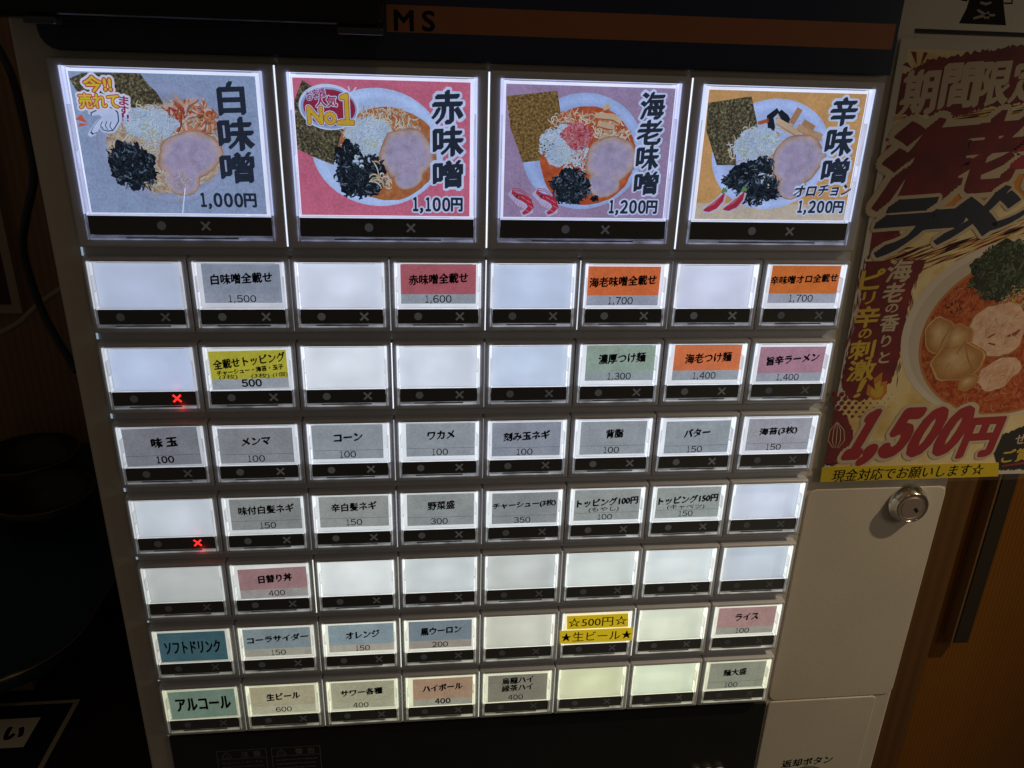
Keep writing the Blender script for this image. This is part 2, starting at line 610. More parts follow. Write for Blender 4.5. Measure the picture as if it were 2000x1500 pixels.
# black lower panel with the two warning labels
mb = MB()
plate(mb, -168.8, 171.2, -640, -264.7, 5.6, 8.0, 1.0, .5, BLACKP)
mb.build('coin_panel', machine, (0, -450, 8))
GREYP = plain('grey_print', (.15, .15, .14), .5)
def warning(x0, head, lines):
    mb = MB()
    x1 = x0 + 27
    u1, u0 = -276.5, -298
    mb.rect(x0, x1, u0, u1, 5.57, BLACKP)
    for a in ((x0, x1, u1 - .4, u1), (x0, x1, u0, u0 + .4), (x0, x0 + .4, u0 + .4, u1 - .4), (x1 - .4, x1, u0 + .4, u1 - .4),
              (x0 + .4, x1 - .4, u1 - 6.6, u1 - 6.2)):
        mb.rect(*a, 5.55, GREYP)
    t = [(x0 + 2.6, u1 - 5.4), (x0 + 8.2, u1 - 5.4), (x0 + 5.4, u1 - 1.0)]
    for i in range(3):
        ribbon(mb, [t[i - 1], t[i]], .45, 5.55, GREYP, 0)
    text(mb, '!', x0 + 5.4, u1 - 3.8, .5, 2.4, 5.55, GREYP)
    for k, ch in enumerate(head):
        text(mb, ch, x0 + 15.2 + 6.6 * k, u1 - 3.4, 4.2, 4.2, 5.54, GREYP, off=.02)
    R = random.Random(x0)
    for k, s in enumerate(lines):
        u = u1 - 9.3 - 3.0 * k
        if s:
            text(mb, s, x0 + 13.5, u, 22, 2.1, 5.55, GREYP)
        else:                                   # print too small to read: rows of tiny broken strokes
            x = x0 + 2.5
            while x < x1 - 3:
                w = R.uniform(.5, 1.3)
                mb.rect(x, x + w, u - R.uniform(.2, .6), u + R.uniform(.2, .6), 5.55, GREYP)
                x += w + .45
    mb.build('warning_label', machine, (x0 + 13, -287, 5.6))
warning(-145.2, '注意', ['取出口より奥へ手を', '', ''])
warning(-115.6, '警告', ['', '', ''])
for k in range(3):  # added cream knobs standing in for fingertips reflected in the panel
    mb = MB()
    c = at(1362 + 23 * k, 1519 - k, 2)
    mb.loft([(ellipse(c[0], c[1], 3.9, 3.9, 28), 5.6), (ellipse(c[0], c[1], 3.9, 3.9, 28), 2.6 - .5 * k),
             (ellipse(c[0], c[1], 3.3, 3.3, 28), 2.0 - .5 * k)], CREAM, cap1=True)
    mb.build('reflection_knob', machine, (c[0], c[1], 5))

# lock
lx, lu = 229.4, -131.4
mb = MB()
prof = [(11.0, 7.3), (11.0, 6.5), (10.7, 6.0), (9.2, 3.2), (9.0, 2.2), (8.6, 1.6), (8.1, 1.6), (7.9, 2.1)]
mb.loft([(ellipse(lx, lu, r, r, 48), z) for r, z in prof], CHROME, smooth=True)
lock = mb.build('lock', machine, (lx, lu, 7))
mb = MB()
mb.loft([(ellipse(lx, lu, 7.9, 7.9, 48), 2.2), (ellipse(lx, lu, 6.5, 6.5, 48), 2.05), (ellipse(lx, lu, 6.25, 6.25, 48), 2.3),
         (ellipse(lx, lu, 6.0, 6.0, 48), 2.0), (ellipse(lx, lu, 1, 1, 48), 1.98)], STEELFACE, cap1=True)
mb.poly([(lx + .6, lu - .9), (lx + 2.8, lu - 3.2), (lx + 4.0, lu - 2.0), (lx + 1.9, lu + .3)], 1.94, DARK)
mb.build('lock_cylinder', lock, (lx, lu, 2.5))

# ---------------- buttons
CW, PITCH = 42.0, 37.9
def bezel_mb(x0, x1, u0, u1, ix0, ix1, iu0, iu1):
    mb = MB()
    zf = .75
    L = []
    for ins, z in ((0, 8.0), (0, zf + .9), (.12, zf + .45), (.45, zf + .12), (.9, zf)):
        L.append((rrect(x0 + ins, x1 - ins, u0 + ins, u1 - ins, .9 - ins * .6), z))
    L.append((rrect(ix0 - .05, ix1 + .05, iu0 - .05, iu1 + .05, .3), zf))
    L.append((rrect(ix0 - .05, ix1 + .05, iu0 - .05, iu1 + .05, .3), 7.8))
    mb.loft(L, BEZEL, smooth=False)
    mb.rect(ix0, ix1, iu0, iu1, 7.7, DARK)
    return mb

def side_wall(mb, x, sgn, u_top, cuts, u_lip, t=1.05):
    """clear side wall made of stacked clip pieces; x is its outer face, sgn points inwards"""
    def bx(a, b, u0, u1, z0, z1, m):
        mb.box(min(x + sgn * a, x + sgn * b), max(x + sgn * a, x + sgn * b), u0, u1, z0, z1, m)
    us = [u_top] + cuts
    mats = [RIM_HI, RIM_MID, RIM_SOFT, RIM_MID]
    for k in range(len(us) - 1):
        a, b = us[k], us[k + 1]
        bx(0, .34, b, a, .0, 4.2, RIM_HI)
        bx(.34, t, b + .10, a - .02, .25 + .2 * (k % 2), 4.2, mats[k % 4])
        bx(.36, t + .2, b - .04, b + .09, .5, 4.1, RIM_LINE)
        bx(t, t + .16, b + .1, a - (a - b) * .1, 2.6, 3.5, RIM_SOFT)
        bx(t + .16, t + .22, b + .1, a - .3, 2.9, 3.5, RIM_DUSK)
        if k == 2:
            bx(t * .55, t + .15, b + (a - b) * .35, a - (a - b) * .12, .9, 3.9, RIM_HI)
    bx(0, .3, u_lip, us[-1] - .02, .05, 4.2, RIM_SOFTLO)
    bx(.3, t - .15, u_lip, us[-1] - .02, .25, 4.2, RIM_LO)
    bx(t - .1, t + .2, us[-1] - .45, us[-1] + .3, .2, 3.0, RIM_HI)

def case_mb(w, h, cuts, strip_u, top=.26):
    """clear cover, outer corner at (0, 0), w wide and h tall"""
    mb = MB()
    side_wall(mb, 0, 1, 0, cuts, -h)
    side_wall(mb, w, -1, 0, cuts, -h)
    mb.box(1.25, w - 1.25, -top, -.02, .72, 4.1, RIM_HI)
    mb.box(1.25, w - 1.25, -top - .12, -top, 1.2, 3.5, RIM_SOFT)
    mb.box(3.4, w - 3.8, -top - .50, -top - .36, 1.3, 1.6, RIM_LINE)
    mb.box(1.3, w - 1.3, strip_u + .05, strip_u + .34, .62, .80, RIM_HI)
    mb.box(1.3, w * .13, strip_u + .40, strip_u + .52, .8, .9, RIM_DUSK)
    mb.box(w * .13, w * .85, strip_u + .60, strip_u + .74, .8, .9, RIM_DUSK)
    mb.box(w * .87, w - 1.3, strip_u + .40, strip_u + .52, .8, .9, RIM_DUSK)
    mb.box(1.15, w - 1.15, -h, -h + .28, .1, 4.0, RIM_SOFTLO)
    mb.box(1.15, w - 1.15, -h + .3, -h + 1.25, .9, 4.0, RIM_LO)
    a, b = w * .2, w * .8
    mb.box(a, b, -h + .55, -h + .95, .6, .85, LIPDARK)
    mb.box(b, w - 1.3, -h + .6, -h + .9, .6, .85, RIM_SOFTLO)
    return mb

def strip_mb(w, u1, u0, dx, cxr, red=False, r=1.75):
    mb = MB()
    mb.box(1.0, w - 1.0, u0, u1, .6, .95, STRIP)
    cu = (u0 + u1) / 2
    mb.poly(ellipse(w * dx, cu, r, r, 26), .57, LEDOFF)
    m = LEDRED if red else LEDX
    k, t = 1.7, .30
    X = w * cxr
    for s in (1, -1):
        d = (k, k * s); p = (-t * s, t) if s > 0 else (t, t)
        mb.poly([(X - d[0] + p[0], cu - d[1] + p[1]), (X - d[0] - p[0], cu - d[1] - p[1]),
                 (X + d[0] - p[0], cu + d[1] - p[1]), (X + d[0] + p[0], cu + d[1] + p[1])], .57 - .01 * (s > 0), m)
    return mb

SW, SH = 37.6, 28.84
BEZ = bezel_mb(.16, CW - .16, -31.4, 1.7, 2.2, 39.8, -28.84, -.42).data('menu_button')
CASE = case_mb(SW, SH, [-6.2, -12.9, -20.3], -20.75).data('clear_case')
STR = strip_mb(SW, -20.72, -27.35, .265, .755).data('indicator_strip')
STRR = strip_mb(SW, -20.72, -27.35, .265, .755, True).data('indicator_strip')
mbx = MB(); mbx.rect(.9, SW - .9, -24.4, -.5, 3.55, DIFFUSER)
DIFF = mbx.data('light_panel')

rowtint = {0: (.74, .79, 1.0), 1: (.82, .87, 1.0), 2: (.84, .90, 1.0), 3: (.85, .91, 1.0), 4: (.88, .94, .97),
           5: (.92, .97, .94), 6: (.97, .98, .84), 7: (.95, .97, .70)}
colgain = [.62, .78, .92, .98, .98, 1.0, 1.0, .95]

BL = {(1, 0): (165, 178, 206), (1, 2): (192, 201, 222), (1, 4): (172, 188, 218), (1, 6): (188, 196, 222),
      (2, 0): (168, 183, 214), (2, 2): (204, 213, 226), (2, 3): (196, 206, 222), (2, 4): (178, 194, 220),
      (4, 0): (184, 193, 204), (4, 7): (182, 194, 214),
      (5, 0): (168, 174, 174), (5, 2): (206, 213, 213), (5, 3): (190, 198, 201), (5, 4): (178, 185, 184),
      (5, 5): (192, 202, 200), (5, 6): (200, 211, 213), (5, 7): (172, 186, 200),
      (6, 4): (184, 187, 174), (6, 5): (205, 204, 172), (6, 6): (204, 212, 192),
      (7, 5): (192, 198, 160), (7, 6): (200, 211, 184)}

G = lambda v, b=4: (v, v + 2, v + b)
# (paper x0, x1, y0, y1 as shares of the cover), tilt, top colour, foot colour, split, rows of print
CARDS = {
 (1, 1): ((.10, .955, .02, .61), 0, (120, 129, 146), (126, 134, 150), .47, [('b', '白味噌全載せ', .19, .86, .235, .155), ('n', '1,500', .35, .67, .545, .105)]),
 (1, 3): ((.07, .94, .015, .625), 0, (146, 80, 90), (128, 136, 148), .476, [('b', '赤味噌全載せ', .165, .845, .235, .155), ('n', '1,600', .34, .66, .55, .115)]),
 (1, 5): ((.03, .905, .035, .655), 0, (178, 92, 54), (132, 138, 154), .495, [('b', '海老味噌全載せ', .055, .86, .265, .155), ('n', '1,700', .285, .60, .58, .115)]),
 (1, 7): ((.05, .93, .01, .62), 0, (172, 94, 46), (138, 142, 158), .465, [('b', '辛味噌オロ全載せ', .055, .90, .225, .135), ('n', '1,700', .31, .63, .54, .115)]),
 (2, 1): ((.06, .945, .05, .675), 1.3, (152, 147, 50), (132, 139, 148), .51, [('b', '全載せトッピング', .10, .93, .215, .155, 3), ('b', 'チャーシュー・海苔・玉子', .13, .90, .365, .085, 2),
          ('h', '(3枚)', .15, .36, .475, .09), ('h', '(3枚)', .52, .73, .468, .09), ('h', '(1個)', .77, .94, .455, .09), ('B', '500', .395, .635, .58, .12)]),
 (2, 5): ((.075, .955, .01, .61), 0, (126, 144, 134), (130, 141, 146), .445, [('b', '濃厚つけ麺', .235, .82, .225, .165), ('n', '1,300', .35, .66, .535, .115)]),
 (2, 6): ((.07, .95, .01, .62), 0, (182, 102, 66), (134, 141, 150), .45, [('b', '海老つけ麺', .22, .81, .23, .165), ('n', '1,400', .33, .64, .54, .115)]),
 (2, 7): ((.06, .955, .05, .66), 0, (146, 110, 126), (134, 139, 152), .51, [('b', '旨辛ラーメン', .17, .85, .265, .15, 2), ('n', '1,400', .32, .63, .585, .115)]),
 (3, 0): ((.06, .935, .01, .665), 1.6, (106, 109, 118), None, .49, [('b', '味 玉', .385, .685, .26, .165), ('B', '100', .40, .62, .565, .12)]),
 (3, 1): ((.05, .94, .04, .66), 0, (116, 120, 126), None, .50, [('b', 'メンマ', .33, .67, .27, .135), ('n', '100', .37, .59, .58, .115)]),
 (3, 2): ((.055, .92, .01, .62), 0, (128, 134, 142), None, .465, [('b', 'コーン', .325, .665, .235, .13), ('n', '100', .37, .585, .54, .115)]),
 (3, 3): ((.09, .95, .01, .605), 0, (129, 136, 144), None, .46, [('b', 'ワカメ', .36, .69, .22, .145), ('n', '100', .40, .615, .53, .115)]),
 (3, 4): ((.05, .93, .02, .635), 0, (124, 130, 143), None, .48, [('b', '刻み玉ネギ', .20, .785, .265, .15), ('n', '100', .36, .58, .56, .115)]),
 (3, 5): ((.07, .93, .03, .64), 0, (132, 139, 146), None, .48, [('b', '背脂', .405, .625, .255, .155), ('n', '100', .375, .595, .56, .115)]),
 (3, 6): ((.07, .95, .05, .65), .5, (132, 140, 148), None, .51, [('b', 'バター', .325, .665, .27, .15), ('n', '150', .37, .59, .58, .115)]),
 (3, 7): ((.06, .94, .03, .63), 0, (138, 140, 150), None, .50, [('b', '海苔(3枚)', .225, .735, .27, .15), ('n', '150', .335, .555, .57, .115)]),
 (4, 1): ((.09, .97, .01, .60), 0, (118, 122, 122), None, .43, [('b', '味付白髪ネギ', .195, .88, .215, .155), ('n', '150', .43, .645, .52, .115)]),
 (4, 2): ((.08, .96, .01, .60), 0, (131, 135, 134), None, .43, [('b', '辛白髪ネギ', .235, .805, .21, .155), ('n', '150', .40, .62, .51, .115)]),
 (4, 3): ((.08, .95, .01, .62), 0, (128, 133, 134), None, .46, [('b', '野菜盛', .35, .695, .23, .16), ('n', '300', .38, .61, .54, .115)]),
 (4, 4): ((.07, .94, .03, .635), 0, (122, 127, 129), None, .48, [('b', 'チャーシュー(3枚)', .085, .915, .265, .135), ('n', '350', .36, .59, .565, .115)]),
 (4, 5): ((.05, .94, .01, .62), 0, (133, 139, 138), None, .47, [('b', 'トッピング100円', .09, .91, .255, .15), ('h', '(もやし)', .25, .66, .405, .105), ('n', '100', .37, .58, .555, .11)]),
 (4, 6): ((.05, .94, .01, .62), 0, (135, 142, 140), None, .46, [('b', 'トッピング150円', .085, .90, .25, .15), ('h', '(キャベツ)', .21, .73, .405, .105), ('n', '150', .37, .58, .535, .11)]),
 (5, 1): ((.09, .97, .06, .665), 1.4, (136, 106, 108), (134, 130, 128), .49, [('b', '日替り丼', .345, .775, .27, .155), ('n', '400', .45, .67, .575, .115)]),
 (6, 0): ((.05, .945, .02, .655), 0, (52, 78, 86), None, None, [('g', 'ソフトドリンク', .14, .86, .345, .27)]),
 (6, 1): ((.06, .955, .02, .625), 0, (112, 124, 128), (140, 138, 126), .46, [('b', 'コーラサイダー', .11, .92, .24, .14), ('n', '150', .40, .61, .55, .115)]),
 (6, 2): ((.08, .97, .01, .61), 0, (120, 136, 142), (148, 143, 130), .46, [('b', 'オレンジ', .32, .77, .24, .15), ('n', '150', .43, .64, .54, .115)]),
 (6, 3): ((.06, .94, .01, .62), 0, (108, 120, 128), (138, 131, 122), .45, [('b', '黒ウーロン', .23, .79, .23, .16), ('n', '200', .38, .61, .54, .115)]),
 (6, 7): ((.05, .93, .01, .625), 0, (148, 118, 114), (138, 136, 126), .47, [('b', 'ライス', .32, .66, .23, .155), ('n', '100', .34, .56, .55, .115)]),
 (7, 0): ((.07, .965, .02, .655), 1.2, (94, 112, 98), None, None, [('g', 'アルコール', .16, .89, .33, .28)]),
 (7, 1): ((.06, .95, .02, .65), 0, (146, 140, 114), (152, 150, 126), .47, [('b', '生ビール', .28, .74, .25, .155), ('n', '600', .385, .615, .56, .115)]),
 (7, 2): ((.06, .95, .01, .635), 0, (144, 142, 118), (148, 147, 124), .48, [('b', 'サワー各種', .195, .78, .25, .15), ('n', '400', .355, .58, .56, .115)]),
 (7, 3): ((.10, .97, .02, .675), 0, (146, 120, 98), (136, 134, 120), .52, [('b', 'ハイボール', .245, .81, .24, .155), ('B', '400', .41, .645, .57, .12)]),
 (7, 4): ((.07, .94, .03, .675), 0, (114, 110, 96), None, None, [('b', '烏龍ハイ', .275, .73, .165, .155), ('b', '緑茶ハイ', .275, .73, .345, .155), ('n', '400', .365, .595, .575, .115)]),
 (7, 7): ((.05, .93, .01, .645), 0, (126, 128, 112), None, .48, [('b', '麺大盛', .275, .63, .25, .16), ('n', '100', .31, .53, .56, .115)]),
}

def card_words(c):
    (_, _, top, foot, _, rows) = CARDS[c]
    return ' '.join(r[1] for r in rows)

COLNAME = {(1, 3): 'red', (1, 5): 'orange', (1, 7): 'orange', (2, 1): 'yellow', (2, 5): 'pale green', (2, 6): 'orange', (2, 7): 'pink',
           (5, 1): 'brownish pink', (6, 0): 'teal', (6, 1): 'pale blue', (6, 2): 'pale blue', (6, 3): 'pale blue', (6, 7): 'pink',
           (7, 0): 'green', (7, 1): 'beige', (7, 2): 'beige', (7, 3): 'tan', (7, 4): 'olive grey', (7, 7): 'olive grey'}

def menu_card(c, parent, X, U):
    fr, tilt, top, foot, split, rows = CARDS[c]
    zc = 3.05
    mb = MB()
    def px(f):
        x = X + 2.2 + SW * f
        return x + zc * (x - CC[0]) / -CC[2]
    def pu(f):
        u = U - SH * f
        return u + zc * (u + CC[1]) / -CC[2]
    x0, x1, u1, u0 = px(fr[0]), px(fr[1]), pu(fr[2]), pu(fr[3])
    x0 = max(x0, X + 2.3); x1 = min(x1, X + 39.7)
    sl = math.tan(math.radians(tilt))
    sk = lambda p: (p[0] - sl * (p[1] - u1) * .6, p[1] + sl * (p[0] - x0) * .8 - (sl * (x1 - x0) * .4 if sl else 0))
    mt = paper(top)
    # white insert edge shows round the print
    if split:
        us = pu(split)
        mb.poly([sk(p) for p in ((x0, us), (x1, us), (x1, u1), (x0, u1))], zc, mt)
        mb.poly([sk(p) for p in ((x0, u0), (x1, u0), (x1, us), (x0, us))], zc, paper(foot) if foot else mt)
        if not foot:
            mb.poly([sk(p) for p in ((x0, us - .05), (x1, us - .05), (x1, us + .07), (x0, us + .07))], zc - .02, PENCIL)
    else:
        mb.poly([sk(p) for p in ((x0, u0), (x1, u0), (x1, u1), (x0, u1))], zc, mt)
    R = random.Random(str(c))
    for r in rows:
        k, s, a, b, yc, h = r[:6]
        extra = r[6] if len(r) > 6 else 0
        xa, xb = px(a), px(b)
        cx, cu, w, hh = (xa + xb) / 2, pu(yc), xb - xa, SH * h
        rot = tilt + extra
        z = zc - .05
        cx, cu = sk((cx, cu))
        if k == 'b':
            brush_text(mb, s, cx, cu, w, hh, z, INK, bold=(1.85 if len(s) < 8 else 1.8) * (.74 if set(s) & set('龍麺緑濃載髪盛') else 1), rot=rot)
        elif k == 'n':
            digits(mb, s, cx, cu, w, hh * 1.02, z, INK, off=.012, rot=rot, fill=.88)
        elif k == 'B':
            digits(mb, s, cx, cu, w, hh, z, INK, off=.05, rot=rot, fill=.84)
        elif k == 'g':
            text(mb, s, cx, cu, w, hh, z, INK, off=.055, rot=rot)
        elif k == 'h':
            text(mb, s, cx, cu, w, hh, z, PENCIL, off=.014, rot=rot + R.uniform(-3, 3), slant=.15)
    mb.build('menu_card', parent, (X + 21, U - 10, zc))

def scale3(c, k): return tuple(v * k for v in c)

for r in range(1, 8):
    for c in range(8):
        X, U = (c - 4) * CW, -(r - 1) * PITCH
        b = link('menu_button', BEZ, machine, (X, U, 0))
        if (r, c) in CARDS:
            cn = COLNAME.get((r, c), 'grey')
            main = CARDS[(r, c)][5]
            b['label'] = 'button with %s card reading %s' % (cn, ' '.join([main[0][1]] + [q[1] for q in main[1:] if q[0] in 'nB']))
        elif (r, c) in ((2, 0), (4, 0)):
            b['label'] = 'blank white lit button with a glowing red cross'
        elif (r, c) == (6, 5):
            b['label'] = 'lit button covered by two yellow tape labels'
        else:
            b['label'] = 'blank white lit button'
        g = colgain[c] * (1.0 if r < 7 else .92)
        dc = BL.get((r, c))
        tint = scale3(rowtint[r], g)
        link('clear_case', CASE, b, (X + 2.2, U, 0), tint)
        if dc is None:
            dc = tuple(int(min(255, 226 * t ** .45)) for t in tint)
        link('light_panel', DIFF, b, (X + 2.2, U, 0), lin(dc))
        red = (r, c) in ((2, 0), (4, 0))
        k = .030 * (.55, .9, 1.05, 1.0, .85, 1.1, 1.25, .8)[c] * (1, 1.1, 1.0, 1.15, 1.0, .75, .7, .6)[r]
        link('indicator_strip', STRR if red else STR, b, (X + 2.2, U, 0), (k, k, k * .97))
        if red:
            lamp('red_indicator_lamp', 'POINT', W(X + 2.2 + SW * .80, U - 28.2, -.9), 0.00016, (1, .03, .03), shadow_soft_size=.0012)
            lamp('red_indicator_lamp', 'POINT', W(X + 2.2 + SW * .74, U - 19.6, 1.6), 0.00005, (1, .03, .03), shadow_soft_size=.0012)
        if (r, c) in CARDS:
            menu_card((r, c), b, X, U)

# light leaking between the button frames: one glowing lamp board seen through the gaps
leak = {}
for key, wdt, st in (((1, 2), .22, .5), ((1, 3), .42, 1.2), ((1, 4), .34, 1.0), ((1, 5), .16, .25), ((1, 1), .16, .25), ((2, 2), .62, 1.3), ((2, 3), .2, .35),
                     ((3, 2), .24, .6), ((3, 3), .16, .4), ((4, 2), .22, .7), ((4, 3), .16, .45), ((4, 1), .14, .3), ((5, 1), .5, 1.1), ((5, 2), .24, .6),
                     ((5, 3), .2, .6), ((5, 4), .2, .5), ((5, 5), .2, .4), ((6, 2), .44, 1.0), ((6, 3), .2, .6), ((6, 4), .2, .5), ((6, 5), .42, .95), ((6, 1), .16, .5),
                     ((7, 1), .2, .6), ((7, 2), .2, .5), ((7, 3), .3, .9), ((7, 4), .2, .7), ((7, 5), .16, .5), ((7, 0), .16, .4), ((6, 0), .14, .3)):
    leak[key] = (wdt, st)
mb = MB()
def leakmat(st, r):
    c = tuple(int(255 * v) for v in (.90, .93, 1.0)) if r < 5 else (236, 240, 226)
    return glow('leak_%d_%d' % (int(st * 20), r >= 5), c, st)
for (r, c), (wdt, st) in leak.items():
    x = (c - 3) * CW; U = -(r - 1) * PITCH
    mb = MB()
    mb.rect(x - wdt / 2 - .02, x + wdt / 2 + .02, U - 30.9, U + 1.2, 1.5, leakmat(st, r))
    mb.build('light_gap', machine, (x, U - 15, 2.75))
for k, st in ((0, 1.1), (1, 1.3), (2, 1.3)):
    x = (k - 1) * 84.0
    mb = MB()
    mb.rect(x - .3, x + .3, 6.6, 77.6, 1.5, leakmat(st, 0))
    mb.build('light_gap', machine, (x, 42, 2.75))
for r in range(8):
    u1 = 6.0 - .9 if r == 0 else -(r - 1) * PITCH - 31.4 - .3
    mb = MB()
    mb.rect(-168.9, -168.0, u1 - 3.6, u1, 5.0, glow('leak_end', (176, 202, 226), .55))
    mb.build('light_gap', machine, (-168.5, u1 - 1.8, 5))
# rails behind and between the rows
for r in range(0, 7):
    u1 = 5.95 if r == 0 else -(r - 1) * PITCH - 31.35
    u0 = -(r) * PITCH + 1.65
    mb = MB(); mb.box(-167.9, 168.0, u0, u1, 5.4, 7.9, RAIL)
    mb.build('row_rail', machine, (0, (u0 + u1) / 2, 7))

# ---------------- the four big picture buttons
BX0, BW_, BT, BB = 4.7, 74.6, 75.3, 9.2
BEZ4 = bezel_mb(.3, 83.7, 6.0, 78.2, BX0, BX0 + BW_, BB, BT - .12).data('menu_button')
CASE4 = case_mb(BW_, BT - BB, [-14, -31, -38.5, -55.6], -(BT - 18.95)).data('clear_case')
STR4 = strip_mb(BW_, 18.9 - BT, 11.3 - BT, .395, .63, r=1.8).data('indicator_strip')
mbx = MB(); mbx.rect(1.0, BW_ - 1.0, 15.0 - BT, -.6, 3.8, DIFFUSER)
DIFF4 = mbx.data('light_panel')
def cool(c):
    """printed colour as the bluish lamp board behind it shows it"""
    return (int(c[0] * .76 + 6), int(c[1] * .80 + 6), int(c[2] * .86 + 14))
def big_paper(c, mott=.10):
    return paper(cool(c), mott)
def big_food(key, stops, scale, **kw):
    return food(key, [(p, cool(c)) for p, c in stops], scale, **kw)
INK_BIG = paper((30, 37, 52), .12)  # ink lifted to a glowing blue grey: haze put into its colour
WHITE_P = big_paper((206, 214, 232), .05)
PLATE = big_paper((158, 170, 196), .08)

M_NORI = big_food('nori', [(.32, (30, 30, 24)), (.44, (64, 58, 38)), (.54, (104, 92, 52)), (.62, (138, 126, 84)), (.70, (186, 180, 154))], 1050, gain=.85)
M_NORIG = big_food('golden_nori', [(.32, (52, 44, 24)), (.44, (104, 78, 34)), (.54, (140, 104, 42)), (.63, (160, 130, 74)), (.72, (190, 176, 146))], 980, gain=.9)
M_WAK = big_food('wakame', [(.35, (10, 13, 16)), (.6, (22, 28, 30)), (.8, (62, 72, 74))], 420)
M_CHA = big_food('pork', [(.25, (150, 118, 128)), (.45, (176, 150, 166)), (.62, (188, 165, 184)), (.8, (196, 168, 172))], 190)
M_CHAE = big_food('pork_edge', [(.3, (150, 96, 74)), (.7, (186, 140, 116))], 400)
M_SOUP = big_food('soup', [(.3, (150, 78, 36)), (.55, (184, 108, 52)), (.75, (200, 138, 84))], 330)
M_SOUPR = big_food('red_soup', [(.3, (160, 58, 26)), (.55, (190, 84, 36)), (.75, (206, 122, 70))], 330)
M_BASEN = big_food('noodle_bed', [(.3, (150, 112, 78)), (.5, (186, 160, 126)), (.7, (204, 192, 174))], 420)
NOOD = [big_paper(c, .06) for c in ((206, 186, 140), (214, 204, 184), (196, 162, 112), (208, 172, 124), (184, 130, 80), (216, 198, 160), (222, 210, 188))]
NEGI = [big_paper(c, .05) for c in ((196, 208, 222), (182, 198, 210), (206, 214, 218), (190, 206, 186), (172, 190, 208), (214, 222, 230), (204, 208, 190))]
NEGIY = big_paper((186, 190, 112), .05)
REDS = [big_paper((176, 52, 58), .06), big_paper((196, 92, 92), .06), big_paper((206, 138, 132), .06)]
WAKS = [big_paper(c, .1) for c in ((22, 30, 32), (38, 48, 50), (10, 13, 14), (14, 18, 18), (26, 36, 36), (20, 27, 27), (60, 72, 76), (28, 42, 38), (96, 110, 118))]
TAN = [big_paper((196, 152, 104), .08), big_paper((180, 128, 84), .08), big_paper((206, 172, 128), .08)]
CHIPS = [big_paper((198, 120, 74), .08), big_paper((206, 156, 122), .08), big_paper((176, 84, 42), .08), big_paper((212, 176, 150), .08)]
RED_P, GOLD_P, MAG_P = big_paper((176, 40, 52), .08), big_paper((214, 168, 42), .08), big_paper((150, 40, 84), .08)
YEL_P = big_paper((222, 190, 44), .06)
DKBLUE = big_paper((52, 62, 78), .05)
GREEN_P = big_paper((96, 132, 74), .06)

def outlined(mb, s, cx, cu, w, h, z, fill, edges, off=.02, nib=None, rot=0, rise=.0, slant=0):
    """edges: list of (material, extra stroke) drawn from the outside in"""
    for k, (m, e) in enumerate(edges):
        text(mb, s, cx, cu, w, h, z - .012 * k, m, off=e, rot=rot, rise=rise, slant=slant)
    text(mb, s, cx, cu, w, h, z - .012 * len(edges), fill, off=off, nib=nib, rot=rot, rise=rise, slant=slant)

def big_button(i, bg, draw, name, tint):
    X = (i - 2) * 84.0
    b = link('menu_button', BEZ4, machine, (X, 0, 0))
    b['label'] = name
    link('clear_case', CASE4, b, (X + BX0, BT, 0), tint)
    link('light_panel', DIFF4, b, (X + BX0, BT, 0), lin((214, 222, 246)))
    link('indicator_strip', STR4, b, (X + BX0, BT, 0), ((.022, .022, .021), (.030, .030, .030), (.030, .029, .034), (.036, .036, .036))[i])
    zc = 3.2
    mb = MB()
    x0, x1, u0, u1 = X + 6.7 + (.0, -.3, .4, 1.4)[i], X + 76.6 + (-.4, .0, 1.0, 2.2)[i], 19.75, 73.3
    x1 = min(x1, X + BX0 + BW_ - 1.7)
    mb.rect(x0, x1, u0, u1, zc, paper(bg, .13))
    draw(mb, zc, (x0, x1, u0, u1))
    mb.build('menu_card', b, (X + 42, 46, zc))

def conv(ox, oy, s, zc):
    f = lambda x, y: at(ox + x / s, oy + y / s, zc)
    def span(x0, y0, x1, y1):
        c = f((x0 + x1) / 2, (y0 + y1) / 2)
        a, b_ = f(x0, (y0 + y1) / 2), f(x1, (y0 + y1) / 2)
        t, d = f((x0 + x1) / 2, y0), f((x0 + x1) / 2, y1)
        return c[0], c[1], math.hypot(b_[0] - a[0], b_[1] - a[1]), math.hypot(t[0] - d[0], t[1] - d[1])
    return f, span

def clipx(pts, box):
    x0, x1, u0, u1 = box
    return [(min(max(p[0], x0 + .05), x1 - .05), min(max(p[1], u0 + .05), u1 - .05)) for p in pts]

def kanji_col(mb, z, span, items, halo=True):
    for ch, b in items:
        cx, cu, w, h = span(*b)
        if halo:
            text(mb, ch, cx, cu, w, h, z, WHITE_P, off=.07, nib=(.03, .03), copies=1)
        brush_text(mb, ch, cx, cu, w * .96, h * .96, z - .03, INK_BIG, bold=1.35)

def price(mb, z, span, s, box, halo=True):
    cx, cu, w, h = span(*box)
    if halo:
        digits(mb, s, cx, cu, w, h * .92, z, WHITE_P, off=.16)
    digits(mb, s, cx, cu, w, h * .92, z - .03, INK_BIG, off=.055, fill=.74)

